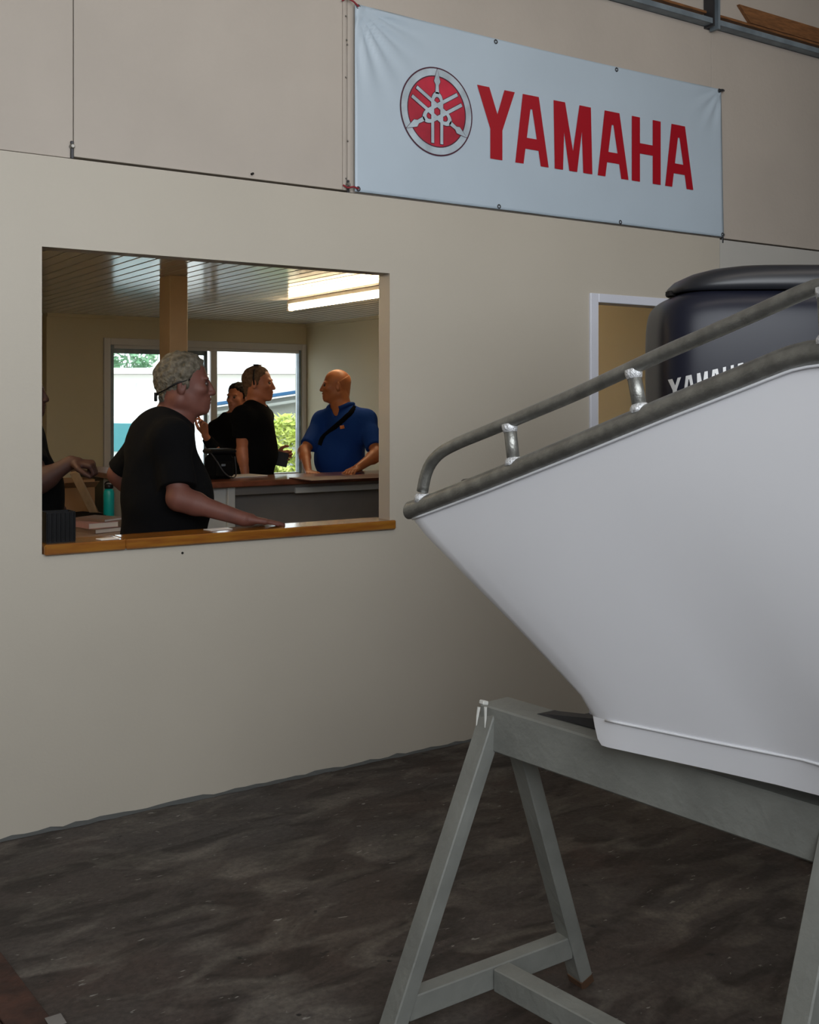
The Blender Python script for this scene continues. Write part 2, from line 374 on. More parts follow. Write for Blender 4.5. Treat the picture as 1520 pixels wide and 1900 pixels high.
# fluorescent tube
def tube_light(x, y0, label):
    lt = empty('ceiling_light', (x, y0 + .8, 2.34), label, 'light')
    obj('lamp_body', bbox(x - .03, x + .03, y0, y0 + 1.6, 2.405, 2.4395, .004), 'lampbody', lt)
    obj('tube', tube([(x, y0 + .02, 2.375), (x, y0 + 1.58, 2.375)], .026, 12), 'tube', lt, True)
    for q in (-.015, 1.581): obj('end_cap', bbox(x - .025, x + .025, y0 + q, y0 + q + .034, 2.345, 2.4045, .004), 'lampbody', lt)
tube_light(4.47, 2.96, 'lit warm fluorescent tube lamp on the office ceiling, right of the square post')
tube_light(.90, .45, 'warm fluorescent tube lamp out of sight behind the wall left of the opening')  # unseen extra tube, added to brighten the office

# ================================================================ BANNER
bx0, bx1, bz0, bz1, byy = 2.402, 4.715, 2.447, 3.247, -.010
bn = empty('banner', (3.55, byy, bz0), 'large white vinyl banner with round red emblem and red YAMAHA lettering', 'banner')
nu, nv = 150, 56; V = []; Fc = []
def wrinkle(u, v):
    dx = u * (bx1 - bx0); dz = (1 - v) * (bz1 - bz0); r = math.hypot(dx, dz) + 1e-6; a = math.atan2(dz, dx)
    d = .011 * math.sin(a * 20) * math.exp(-(r - .12) ** 2 / .035) * (1 if dx < .36 else max(0, 1 - (dx - .36) / .05))
    dx2 = (1 - u) * (bx1 - bx0); r2 = math.hypot(dx2, dz); a2 = math.atan2(dz, dx2 + 1e-6)
    d += .006 * math.sin(a2 * 14) * math.exp(-(r2 - .08) ** 2 / .02)
    return d + .002 * math.sin(u * 21) * (1 - v) ** 4
for j in range(nv + 1):
    for i in range(nu + 1):
        u = i / nu; v = j / nv
        x = bx0 + (bx1 - bx0) * u + (.02 * (1 - v) if u > .98 else 0) * (u - .98) / .02
        z = bz0 + (bz1 - bz0) * v + (-.012 * math.sin(math.pi * u) if v > .97 else 0) * max(0, v - .97) / .03
        V.append((x, byy - wrinkle(u, v), z))
for j in range(nv):
    for i in range(nu):
        a = j * (nu + 1) + i; Fc.append((a, a + 1, a + nu + 2, a + nu + 1))
sheet = obj('sheet', (V, Fc), 'banner', bn, True)
md = sheet.modifiers.new('thick', 'SOLIDIFY'); md.thickness = .0015; md.offset = 0
def glyph(ch):
    """quads in a unit cell (x 0..1, y 0..1)"""
    if ch == 'Y': return [[(0, 1), (.32, 1), (.665, .42), (.345, .42)][:4], [(.72, 1), (1, 1), (.665, .42), (.42, .42)], [(.345, .44), (.665, .44), (.665, 0), (.345, 0)]]
    if ch == 'A': return [[(.22, 1), (.50, 1), (.245, 0), (0, 0)], [(.44, 1), (.70, 1), (1, 0), (.76, 0)], [(.14, .38), (.86, .38), (.86, .22), (.14, .22)], [(.42, 1), (.52, 1), (.56, .80), (.38, .80)]]
    if ch == 'M': return [[(0, 1), (.29, 1), (.24, 0), (.03, 0)][:4], [(.70, 1), (.96, 1), (1, 0), (.76, 0)], [(.16, 1), (.29, 1), (.58, 0), (.40, 0)], [(.66, 1), (.80, 1), (.60, 0), (.42, 0)]]
    if ch == 'H': return [[(0, 1), (.28, 1), (.28, 0), (0, 0)], [(.72, 1), (1, 1), (1, 0), (.72, 0)], [(.2, .60), (.8, .60), (.8, .44), (.2, .44)]]
def quadmesh(quads, fn, nx=3, ny=6):
    V, Fc = [], []
    for q in quads:
        q = [np.array(p, float) for p in q]; b = len(V)
        for j in range(ny + 1):
            for i in range(nx + 1):
                s = i / nx; t = j / ny; p = (q[0] * (1 - s) + q[1] * s) * (1 - t) + (q[3] * (1 - s) + q[2] * s) * t
                V.append(fn(*p))
        for j in range(ny):
            for i in range(nx):
                a = b + j * (nx + 1) + i; Fc.append((a, a + nx + 1, a + nx + 2, a + 1))
    return V, Fc
LY = byy - .0035
for ch, x0, x1 in (('Y', 3.052, 3.274), ('A', 3.277, 3.483), ('M', 3.514, 3.767), ('A', 3.803, 4.015), ('H', 4.038, 4.246), ('A', 4.28, 4.492)):
    obj('letter', join(*[quadmesh([q], lambda x, y: (x0 + (x1 - x0) * x, LY - .0002 * i_, 2.676 + .329 * y), 1, 1) for i_, q in enumerate(glyph(ch))]), 'red', bn)
# round emblem
LC = (2.827, 2.848); LR = .198
def ring(r0, r1, y, n=64):
    V = []; Fc = []
    for k in range(n):
        a = 2 * math.pi * k / n
        V += [(LC[0] + LR * r0 * math.cos(a), y, LC[1] + LR * r0 * math.sin(a)), (LC[0] + LR * r1 * math.cos(a), y, LC[1] + LR * r1 * math.sin(a))]
    for k in range(n):
        a = 2 * k; b = 2 * ((k + 1) % n); Fc.append((a, a + 1, b + 1, b))
    return V, Fc
em = empty('emblem', (0, 0, 0)); em.parent = bn
em.location = (0, 0, 0)
def disc(r, y, n=64): return [(LC[0] + LR * r * math.cos(2 * math.pi * k / n), y, LC[1] + LR * r * math.sin(2 * math.pi * k / n)) for k in range(n)], [tuple(range(n))]
obj('emblem_disc', disc(.80, LY), 'logo_red', em)
obj('emblem_outline', join(ring(.965, 1.0, LY - .0004), ring(.785, .81, LY - .0012)), 'ink', em)
obj('emblem_ring', ring(.80, .966, LY - .0008), 'logo_silver', em)
def fork(ang, y, grow):
    g = grow; polys = []
    for s in (-1, 1):
        polys.append([(-.72 - g, s * .125 - .038 - g), (-.72 - g, s * .125 + .038 + g), (.20, s * .125 + .038 + g), (.20, s * .125 - .038 - g)])
    for k in range(12):                                     # shoulder loop
        a0 = -math.pi / 2 + math.pi * k / 12; a1 = -math.pi / 2 + math.pi * (k + 1) / 12
        ri, ro = .087 - g, .163 + g
        P = lambda a, r: (.20 + r * 1.5 * math.cos(a), r * math.sin(a))
        polys.append([P(a0, ri), P(a0, ro), P(a1, ro), P(a1, ri)])
    polys.append([(.40, -.05 - g), (.40, .05 + g), (.60, .04 + g), (.60, -.04 - g)])
    polys.append([(.60, -.04 - g), (.60, .04 + g), (.68, .085 + g), (.68, -.085 - g)])
    polys.append([(.68, -.085 - g), (.68, .085 + g), (.95 + g * 2, .004), (.95 + g * 2, -.004)])
    c, s_ = math.cos(ang), math.sin(ang); V = []; Fc = []
    for q in polys:
        b = len(V)
        for (px, py) in q: V.append((LC[0] + LR * (px * c - py * s_), y, LC[1] + LR * (px * s_ + py * c)))
        Fc.append((b, b + 1, b + 2, b + 3))
    return V, Fc
for i, a in enumerate((90, 210, 330)):
    obj('fork_outline', fork(math.radians(a), LY - .0016 - i * .0001, .014), 'ink', em)
for i, a in enumerate((90, 210, 330)):
    obj('tuning_fork', fork(math.radians(a), LY - .0024 - i * .0001, 0), 'logo_silver', em)
for (x, z) in ((2.417, 3.235), (3.161, 3.222), (3.932, 3.222), (4.697, 3.237), (2.417, 2.459), (3.18, 2.459), (3.958, 2.457), (4.722, 2.459)):
    V, Fc = [], []; n = 16
    for k in range(n):
        a = 2 * math.pi * k / n
        for r, y in ((.005, -.004), (.008, -.006), (.011, -.004)): V.append((x + r * math.cos(a), byy + y, z + r * math.sin(a)))
    for k in range(n):
        for j in range(2): a = k * 3 + j; b = ((k + 1) % n) * 3 + j; Fc.append((a, a + 1, b + 1, b))
    obj('grommet', (V, Fc), 'darkmetal', bn, True)
obj('tie', tube([(2.417, byy - .006, 3.235), (2.39, -.02, 3.25), (2.36, -.012, 3.262), (2.345, .0, 3.25)], .004, 6), 'twine', bn)
obj('tie', tube([(2.417, byy - .006, 2.459), (2.39, -.02, 2.464), (2.365, -.012, 2.458), (2.35, .0, 2.47)], .004, 6), 'twine', bn)
obj('tie', tube([(4.697, byy - .008, 3.237), (4.715, -.02, 3.240), (4.74, -.006, 3.245)], .007, 6), 'darkmetal', bn)

# ================================================================ BOAT
# centreline in camera axes: lateral, depth; the bow tip is the far left end
def CL(s): return CAM + Rt * (.005 + .767 * s) + Fw * (2.73 - .643 * s)
CL = lambda s: CAM + Rt * (.005 + .767 * s) + Fw * (2.73 - .643 * s)
NN = Rt * -.643 + Fw * -.766; NN[2] = 0                       # towards the near side
def P(s, wd, z): p = CL(s) + NN * wd; p[2] = z; return p
_s = np.linspace(-1, 5.5, 1301); _w = np.interp(_s, [-1, 0, .1, .5, 1.02, 1.6, 2.3, 3.0, 4.3], [.012, .012, .028, .105, .205, .36, .62, .80, .80])
_k = np.hanning(121); _k /= _k.sum(); _ws = np.convolve(np.pad(_w, 60, 'edge'), _k, 'valid'); _ws = np.where(_s < .4, _w, _ws)
def wg(s): return float(np.interp(s, _s, _ws))
def wc(s): return float(np.interp(s, [.50, .56, 1.0, 1.6, 2.3, 3.0, 4.3], [.0, .022, .075, .28, .50, .62, .62]))
def wb(s): return float(np.interp(s, [.50, .56, 1.0, 1.6, 2.3, 3.0, 4.3], [.0, .020, .061, .235, .45, .57, .57]))
def fitline(px, wf, off=0):
    """heights along the boat read off the picture line, on the hull's own plan curve"""
    S, Z = [], []
    for (x, y) in px:
        lo, hi = -.05, 1.5
        for _ in range(40):
            mid = (lo + hi) / 2; d = CL(mid) + NN * (wf(max(mid, 0)) + off) - CAM; xx = CX + FPX * (d @ Rt) / (d @ Fw)
            if xx < x: lo = mid
            else: hi = mid
        s = (lo + hi) / 2; d = CL(s) + NN * (wf(max(s, 0)) + off) - CAM
        S.append(s); Z.append(EYE + (HY - y) * (d @ Fw) / FPX)
    return S, Z
gS, gZ = fitline([(762, 947), (906, 892), (1095, 815), (1239, 755), (1369, 703), (1445, 672), (1480, 659), (1520, 652)], wg)
rS, rZ = fitline([(784, 912), (787, 893), (793, 870), (802, 855), (813, 843), (828, 833), (855, 820), (882, 809), (941, 785), (1048, 740), (1080, 726), (1239, 652), (1369, 596), (1485, 544), (1520, 530)], wg)
sS, sZ = fitline([(765, 968), (800, 1003), (860, 1065), (960, 1165), (1060, 1268), (1083, 1293), (1094, 1310), (1100, 1328), (1104, 1350), (1110, 1372), (1119, 1384)], lambda s: 0)
cS, cZ = fitline([(1102, 1329), (1300, 1372), (1520, 1418)], wc)
bS, bZ = fitline([(1119, 1384), (1300, 1424), (1520, 1476)], wb)
def gz(s): return float(np.interp(s, gS + [2.2, 4.3], gZ + [gZ[-1] + .0, gZ[-1] - .05]))
def cz(s): return float(np.interp(s, cS + [1.8, 4.3], cZ + [cZ[-1] + .0, cZ[-1]]))
def bz(s): return float(np.interp(s, bS + [1.8, 4.3], [max(z, .803) for z in bZ] + [.803, .803]))
def stem_s(z): return float(np.interp(z, sZ[::-1], sS[::-1]))
boat = empty('motor_boat', tuple(P(1.9, 0, .80)), 'white motor boat hull with bare aluminium gunwale and bow rail, propped on trestles', 'boat')
SE = 3.3
ts = [0, .02, .05, .1, .16, .23, .3, .34, .38, .40, .42, .44, .46, .48, .50, .54, .62, .7, .78, .86, .93, 1.0]
def st_s(t, s0): return s0 + (SE - s0) * t ** 1.6
def st_side(t, side):
    """hull side from the chine up to the gunwale"""
    sc = st_s(t, sS[7]); zc = cz(sc) if t > 0 else sZ[7]; sg = st_s(t, gS[0]) if t > 0 else 0; pts = []
    for k in range(0, 11):
        q = k / 10; s = sc + (sg - sc) * q
        if t == 0: zz = sZ[7] + (gz(0) - .02 - sZ[7]) * q; pts.append(P(stem_s(zz), 0, zz))
        else:
            zg = gz(sg) - .012; ww = wc(sc) + (wg(sg) - wc(sc)) * q + .010 * math.sin(math.pi * q) * min(1, t * 6)
            # near the stem the side follows the curved forefoot
            e = math.exp(-t * 14); zl = zc + (zg - zc) * q; s += (stem_s(sZ[7] + (gz(0) - .02 - sZ[7]) * q) - (sS[7] + (0 - sS[7]) * q)) * e
            pts.append(P(s, side * ww, zl))
    return pts
def st_strake(t, side):
    pts = []; n = 5
    for k in range(n + 1):
        q = k / n
        if t == 0: zz = sZ[-1] + (sZ[7] - sZ[-1]) * q; pts.append(P(stem_s(zz), 0, zz))
        else:
            s0, s1 = st_s(t, sS[-1]), st_s(t, sS[7]); s = s0 + (s1 - s0) * q
            s += (stem_s(sZ[-1] + (sZ[7] - sZ[-1]) * q) - (sS[-1] + (sS[7] - sS[-1]) * q)) * math.exp(-t * 14)
            pts.append(P(s, side * (wb(s0) + (wc(s1) - wb(s0)) * q), bz(s0) + (cz(s1) - bz(s0)) * q))
    return [P(st_s(t, sS[-1]), 0, bz(st_s(t, sS[-1])) if t > 0 else sZ[-1])] + pts
def shell(fn, side):
    st = [fn(t, side) for t in ts]; V = [tuple(p) for r in st for p in r]; n = len(st[0]); Fc = []
    for i in range(len(st) - 1):
        for j in range(n - 1):
            a = i * n + j; Fc.append((a, a + 1, a + n + 1, a + n) if side > 0 else (a, a + n, a + n + 1, a + 1))
    return V, Fc
def weld(vf, d=1e-4):
    bm = bmesh.new(); vs = [bm.verts.new(p) for p in vf[0]]
    for q in vf[1]:
        try: bm.faces.new([vs[i] for i in q])
        except ValueError: pass
    bmesh.ops.remove_doubles(bm, verts=bm.verts[:], dist=d); bmesh.ops.recalc_face_normals(bm, faces=bm.faces[:])
    bm.verts.ensure_lookup_table(); bm.verts.index_update()
    r = [tuple(x.co) for x in bm.verts], [[x.index for x in q.verts] for q in bm.faces]; bm.free(); return r
def endcap(fn):
    l, r = fn(1.0, 1), fn(1.0, -1); tr = [tuple(p) for p in l] + [tuple(p) for p in r][::-1]; return tr, [tuple(range(len(tr)))]
hull = obj('hull_side', weld(join(shell(st_side, 1), shell(st_side, -1), endcap(st_side))), 'hull', boat, True)
hull.modifiers.new('es', 'EDGE_SPLIT').split_angle = math.radians(40)
kst = obj('keel_strake', weld(join(shell(st_strake, 1), shell(st_strake, -1), endcap(st_strake))), 'hull', boat, True)
kst.modifiers.new('es', 'EDGE_SPLIT').split_angle = math.radians(30)
obj('weld_seam', tube([P(s, wc(s) + .0018, cz(s)) for s in np.linspace(.56, 2.2, 60)], .0028, 6), 'hull', boat, True)
# deck
V = []; Fc = []; ss = np.linspace(.06, SE - .01, 40)
for s in ss:
    zd = gz(s) - .05 if s < 1.1 else gz(1.1) - .05 - min(.35, (s - 1.1) * 3)
    hw = max(.004, wg(s) - .022) if s < 1.25 else max(.004, min(wg(s) - .05, wg(s)))
    V += [tuple(P(s, hw, zd)), tuple(P(s, -hw, zd))]
for i in range(len(ss) - 1): Fc.append((2 * i, 2 * i + 1, 2 * i + 3, 2 * i + 2))
obj('deck', (V, Fc), 'deck', boat)
gs = list(np.linspace(.004, 1.3, 40)) + list(np.linspace(1.36, SE, 24))
near = [P(s - .0, wg(s), gz(s)) for s in gs]; far = [P(s, -wg(s), gz(s)) for s in gs]
def cut_tube(path):
    v, f = tube(path, .0215, 20); v = [np.array(p) for p in v]; d = nrm0(path[1] - path[0]); hz = nrm0(d * np.array([1, 1, 0])); p0 = path[0]
    for k in range(20): v[k] = v[k] - d * ((v[k] - p0) @ hz) / (d @ hz)      # end sawn off upright
    return v, f
def nrm0(v): return v / np.linalg.norm(v)
for path in (near, far):
    g_ = obj('gunwale', cut_tube(path), 'alu', boat, True); g_.modifiers.new('es', 'EDGE_SPLIT').split_angle = math.radians(40)
def rz(s): return float(np.interp(s, rS + [2.2, 3.4], rZ + [rZ[-1] + .02, rZ[-1] + .02]))
_a = np.array(list(zip(rS, rZ)) + [(s, rz(s)) for s in (1.5, 1.8, 2.2, 2.6, 3.0)]); _L = np.r_[0, np.cumsum(np.hypot(*np.diff(_a, axis=0).T))]
_u = np.arange(0, _L[-1], .008); _b = np.stack([np.interp(_u, _L, _a[:, i]) for i in (0, 1)], 1)
_kk = np.hanning(11); _kk /= _kk.sum(); _b = np.stack([np.convolve(np.pad(_b[:, i], 5, 'reflect', reflect_type='odd'), _kk, 'valid') for i in (0, 1)], 1)
rp = [P(s, wg(s), z) for s, z in _b[::2]]
rail = obj('bow_rail', tube(rp, .0145, 16), 'alu', boat, True)
def s_at(x):
    lo, hi = 0, 1.6
    for _ in range(40):
        mid = (lo + hi) / 2; d = CL(mid) + NN * wg(mid) - CAM; xx = CX + FPX * (d @ Rt) / (d @ Fw)
        lo, hi = (mid, hi) if xx < x else (lo, mid)
    return lo
for xt, xb in ((945, 954), (1174, 1189), (1532, 1538)):
    a, b = s_at(xt), s_at(xb)
    top = P(a, wg(a), rz(a)); bot = P(b, wg(b), gz(b) + .012)
    po = obj('rail_post', tube([bot, top], .0145, 14), 'alu', boat, True)
    d = (top - bot) / np.linalg.norm(top - bot)
    obj('weld_bead', tube([bot, bot + d * .010, bot + d * .016], [.022, .020, .0155], 14), 'weld', po, True)
    obj('weld_bead', tube([top - d * .022, top - d * .012, top - d * .004], [.0155, .018, .0175], 14), 'weld', po, True)
b0 = rp[0]; g0 = P(rS[0], wg(rS[0]), gz(rS[0])); dd = Up
obj('weld_bead', tube([g0 + dd * .010, g0 + dd * .024, g0 + dd * .030], [.021, .020, .0155], 14), 'weld', rail, True)
e0 = P(0, wg(0), gz(0))
obj('cleat', join(tube([P(.155, -.01, gz(.155) + .0), P(.155, -.01, gz(.155) + .024), P(.20, -.01, gz(.2) + .022)], .006, 8), tube([P(.14, -.01, gz(.15) + .016), P(.155, -.01, gz(.155) + .028), P(.235, -.01, gz(.22) + .020)], .007, 8)), 'darkmetal', boat, True)
# thin bright weld line under the gunwale
obj('weld_seam', tube([P(s, wg(s) + .006, gz(s) - .0235) for s in np.linspace(.02, 1.6, 60)], .003, 6), 'hull', boat, True)

# ================================================================ TRESTLES
def trestle(A, B, label):
    """A = far beam end, B = near beam end (top centre line, floor-level root)"""
    A = np.array(A, float); B = np.array(B, float)
    root = empty('trestle', (float(A[0] + B[0]) / 2, float(A[1] + B[1]) / 2, 0), label, 'trestle', None)
    dz = np.array([0, 0, -.055]); obj('beam', beam(A + dz, B + dz, .10, .11, (1, 0, 0), .004), 'trestle', root)
    u = (B - A) / np.linalg.norm(B - A)
    for k, (E_, sg) in enumerate(((A, 1), (B, -1))):
        c = E_ + u * sg * .030
        for s in (-1, 1):
            top = c + np.array([s * .022, 0, -.012]) ; foot = np.array([c[0] + s * (.335 if s < 0 else .295), c[1] + sg * .03, 0.0])
            d = (foot - top); d /= np.linalg.norm(d)
            lg = obj('leg', beam(foot - d * -.0 + np.array([0, 0, .004]), top, .042, .056, (1, 0, 0), .003), 'trestle', root)
            tipc = foot - d * .13
            obj('bare_foot', beam(foot + np.array([0, 0, .003]), foot - d * .03, .0435, .0575, (1, 0, 0), .003), 'rawwood', lg, label='unpainted dirty leg end')
        cy = c[1] + sg * .026
        obj('cross_rail', beam((c[0] - .275, cy, .112), (c[0] + .24, cy, .118), .045, .058, (0, 1, 0), .003), 'trestle', root)
    a = A + u * .026; b = B - u * .026
    obj('stretcher', beam((a[0], a[1], .113), (b[0], b[1], .113), .055, .0575, (1, 0, 0), .003), 'trestle', root)
    return root
T1 = trestle((1.712, -1.845, .80), (1.840, -2.80, .790), 'grey-green painted timber trestle under the bow')
c1 = onY(895, 1308, -1.88)
obj('paint_splash', join(beam(onY(893, 1306, -1.93) + Up * .004, onY(903, 1307, -1.93) + Up * .004, .018, .010, (0, 1, 0), .002),
    tube([onY(889, 1312, -1.945), onY(886, 1330, -1.945), onY(884, 1346, -1.945)], [.004, .003, .001], 6),
    tube([onY(901, 1312, -1.95), onY(901, 1332, -1.95), onY(900, 1350, -1.95)], [.004, .003, .001], 6)), 'paint_drip', T1, label='white paint drips')
T2c = P(2.6, 0, .8)
T2 = trestle((T2c[0] - .35, T2c[1] + .3, .80), (T2c[0] + .35, T2c[1] - .45, .80), 'second grey-green trestle under the stern, out of frame')
pa = np.array([1.712, -1.845, .8]); pb = np.array([1.840, -2.815, .792])
def alongb(t, off, dz): p = pa + (pb - pa) * t; return (p[0] + off, p[1], p[2] + dz)
V = [alongb(.16, -.01, .0008), alongb(.16, .046, .0008), alongb(.40, .046, .0008), alongb(.40, .005, .0008), alongb(.18, .0, .003), alongb(.18, .044, .003), alongb(.40, .046, .032), alongb(.40, .012, .032)]
tag(obj('rubber_chock', (V, [(0, 3, 2, 1), (4, 5, 6, 7), (0, 1, 5, 4), (1, 2, 6, 5), (2, 3, 7, 6), (3, 0, 4, 7)]), 'rubber'), 'black rubber chock wedged between the hull foot and the trestle beam', 'chock')

# ================================================================ OUTBOARD
EC = CAM + Rt * 1.10 + Fw * 3.48; EU = Rt.copy(); EV = Fw.copy()      # length axis, width axis
def E3(u, v, z): p = EC + EU * u + EV * v; p[2] = z; return p
ob = empty('outboard_motor', tuple(E3(-.05, 0, 0)), 'large dark outboard motor with silver YAMAHA lettering behind the bow rail', 'outboard motor')
def loft(rings, n=72, ex=.42, ex2=.5):
    V = []; Fc = []
    for (x0, x1, hw, z, tilt) in rings:
        cx_ = (x0 + x1) / 2; a = (x1 - x0) / 2
        for k in range(n):
            t = 2 * math.pi * k / n; c, s = math.cos(t), math.sin(t)
            xx = cx_ + a * math.copysign(abs(c) ** ex, c); yy = hw * math.copysign(abs(s) ** ex2, s)
            if xx > cx_: yy *= 1 - .18 * ((xx - cx_) / a) ** 2
            V.append(tuple(E3(xx, yy, z + tilt * xx)))
    for i in range(len(rings) - 1):
        for k in range(n): a = i * n + k; b = i * n + (k + 1) % n; Fc.append((a, b, b + n, a + n))
    Fc.append(tuple(range(n))[::-1]); Fc.append(tuple(range((len(rings) - 1) * n, len(rings) * n)))
    return V, Fc
X0 = -.335
body = loft([(X0 + .05, .28, .15, 1.30, 0), (X0 + .01, .33, .19, 1.34, 0), (X0 + .004, .345, .205, 1.45, 0), (X0, .35, .215, 1.6, 0), (X0, .35, .215, 1.76, 0), (X0 + .006, .345, .210, 1.825, 0), (X0 + .02, .335, .200, 1.852, 0), (X0 + .045, .32, .185, 1.872, 0), (X0 + .078, .30, .165, 1.886, 0), (X0 + .10, .29, .15, 1.893, 0)])
obj('cowl', body, 'cowl', ob, True).modifiers.new('s', 'SUBSURF').levels = 1
cap = loft([(X0 + .08, .30, .150, 1.892, 0), (X0 + .064, .33, .176, 1.889, 0), (X0 + .058, .345, .184, 1.897, 0), (X0 + .064, .35, .186, 1.912, 0), (X0 + .085, .35, .182, 1.932, 0), (X0 + .12, .345, .172, 1.948, 0), (X0 + .17, .335, .155, 1.961, 0), (X0 + .23, .31, .13, 1.969, 0), (X0 + .30, .25, .08, 1.973, 0)], ex=.55, ex2=.6)
obj('air_intake_cap', cap, 'cowl_cap', ob, True)
obj('intake_slot', loft([(X0 + .052, X0 + .075, .03, 1.885, 0), (X0 + .050, X0 + .075, .03, 1.90, 0)], 24), 'hole', ob)
0 and obj('cowl_seam', loft([(X0 - .004, .352, .218, 1.752, 0), (X0 - .004, .352, .218, 1.756, 0)]), 'darkmetal', ob)
obj('lower_cowl', loft([(X0 + .10, .20, .12, 1.12, 0), (X0 + .05, .26, .16, 1.2, 0), (X0 + .04, .29, .175, 1.298, 0)]), 'cowl_cap', ob, True)
obj('midsection', loft([(-.12, .14, .05, .645, 0), (-.14, .14, .06, .85, 0), (-.17, .16, .09, 1.12, 0)]), 'cowl_cap', ob, True)
obj('cavitation_plate', loft([(-.24, .14, .10, .640, 0), (-.24, .14, .10, .650, 0)]), 'cowl_cap', ob)
GZ = .545
gc = obj('gearcase', join(tube([E3(.20, 0, GZ), E3(.16, 0, GZ), E3(.05, 0, GZ), E3(-.12, 0, GZ), E3(-.2, 0, GZ)], [.008, .03, .055, .05, .04], 16), loft([(-.10, .12, .03, GZ, 0), (-.10, .12, .035, .64, 0)], 24), loft([(-.04, .06, .012, .42, 0), (-.08, .12, .014, GZ - .02, 0)], 24)), 'cowl_cap', ob, True)
for k in range(3):
    a = 2 * math.pi * k / 3 + .5; c, s_ = math.cos(a), math.sin(a); V = []
    for (rr, ww) in ((.035, .03), (.07, .05), (.11, .055), (.13, .03)):
        for q in (-1, 1):
            tu = -.215 + q * ww * .45; lat = q * ww * .9
            V.append(tuple(E3(tu, rr * c - lat * s_, GZ + rr * s_ + lat * c)))
    bl = obj('propeller_blade', (V, [(0, 1, 3, 2), (2, 3, 5, 4), (4, 5, 7, 6)]), 'darkmetal', gc, True)
    bl.modifiers.new('t', 'SOLIDIFY').thickness = .006
obj('mount_bracket', beam(E3(.30, 0, .84), E3(.33, 0, 1.16), .16, .10, tuple(EV), .01), 'darkmetal', ob)
# lettering on the cowl side
def side_y(u):
    cx_ = (X0 + .35) / 2; a = (.35 - X0) / 2; q = min(.999, abs(u - cx_) / a); s = (1 - q ** (2 / .42)) ** (.5 / 1); 
    # superellipse |x|^(2/ex)+|y|^(2/ex2)=1
    yy = .215 * (max(0, 1 - q ** (2 / .42))) ** (.25)
    if u > cx_: yy *= 1 - .18 * ((u - cx_) / a) ** 2
    return yy
for i, ch in enumerate('YAMAHA'):
    u0 = X0 + .018 + i * .0372; wl = .0315
    def put(x, y, o_=0): u = u0 + wl * x; return tuple(E3(u, -side_y(u) - .003 - .0003 * o_, 1.553 + .060 * y + (u - X0) * .24))
    obj('letter', join(*[quadmesh([q], lambda x, y: put(x, y, i_), 3, 3) for i_, q in enumerate(glyph(ch))]), 'decal', ob)
# motor stand
sd = empty('motor_stand', tuple(E3(.44, 0, 0)), 'black steel floor stand carrying the dark outboard motor', 'stand')
for v in (-.09, .09):
    obj('upright', beam(E3(.43, v, .07), E3(.43, v, 1.10), .05, .05, tuple(EU)), 'darkmetal', sd)
    obj('brace', beam(E3(.43, v, .70), E3(.92, v, .07), .035, .035, tuple(EV)), 'darkmetal', sd)
obj('transom_board', beam(E3(.405, -.16, 1.0), E3(.405, .16, 1.0), .045, .24, tuple(EU)), 'brownwood', sd)
for v, u0 in ((-.26, .10), (.26, .22)):
    obj('foot_rail', beam(E3(u0, v, .045), E3(1.0, v, .045), .05, .05, tuple(EV)), 'darkmetal', sd)
    obj('castor', tube([E3(u0 + .05, v - .06, .04), E3(u0 + .05, v - .03, .04)], .038, 16), 'rubber', sd)
for u in (.43, .92): obj('cross_bar', beam(E3(u, -.235, .045), E3(u, .235, .045), .05, .048, tuple(EU)), 'darkmetal', sd)

# ================================================================ WOODEN BOARD bottom left
wb_ = empty('chipboard_sheet', (.3, -1.3, 0), 'reddish brown wood board lying on the dark floor, lower left corner', 'board')
q0, q1 = onZ(-20, 1738, .02), onZ(112, 1912, .02)
d = (q1 - q0) / np.linalg.norm(q1 - q0); n_ = np.array([-d[1], d[0], 0]); n_ = -n_ if (n_ @ Rt) > 0 else n_
q0 = q0 - d * .5
for k in range(4):
    a = q0 + n_ * (k * .105 + .0505); b = a + d * (1.15 - .03 * k)
    a[2] = b[2] = .0105 + .0005
    obj('plank', beam(a, b, .101, .020, tuple(n_), .002), 'plankred' if False else 'mat_plank', wb_) if 'mat_plank' in M else obj('plank', beam(a, b, .101, .020, tuple(n_), .002), M.setdefault('mat_plank', mat('reddish_plank', (.055, .022, .014), .7, var=.45, scale=16, stretch=(1, 1, 1), bump=.4, bscale=40)), wb_)
pc = onZ(92, 1900, .0)
tag(obj('paper_scrap', bbox(pc[0] - .015, pc[0] + .025, pc[1] - .06, pc[1] - .010, .0225, .0245, .0005), 'counter_grey'), 'pale scrap at the end of the reddish board, bottom left', 'scrap')

# ================================================================ OFFICE FURNITURE
ct = empty('reception_counter', (3.9, 2.9, 0), 'long reception counter with reddish wood top and pale grey front', 'counter')
obj('worktop', bbox(2.60, 5.6, 2.60, 3.08, .990, 1.030, .006), 'counter_wood', ct)
obj('side_worktop', bbox(2.60, 2.86, 3.0805, 4.72, .990, 1.030, .006), 'counter_wood', ct)
obj('end_panel', bbox(2.635, 3.02, 2.68, 2.70, 0, .989, .003), 'counter_white', ct)
obj('corner_post', bbox(3.021, 3.075, 2.655, 2.71, 0, .989, .004), 'counter_white', ct)
obj('front_panel', bbox(3.076, 5.55, 2.78, 2.80, 0, .989, .003), 'counter_grey', ct)
obj('top_rail', bbox(3.076, 5.55, 2.67, 2.69, .93, .989, .003), 'counter_grey', ct)
obj('shelf_edge', bbox(3.52, 5.55, 2.645, 2.669, .925, .965, .004), 'counter_white', ct)
obj('side_panel', bbox(2.635, 2.655, 2.701, 4.02, 0, .989, .003), 'counter_white', ct)
obj('side_panel', bbox(2.635, 2.655, 4.021, 4.25, 0, .989, .003), 'olive', ct, label='dark olive section')  # dark panels stand in for the shaded gap under the worktop
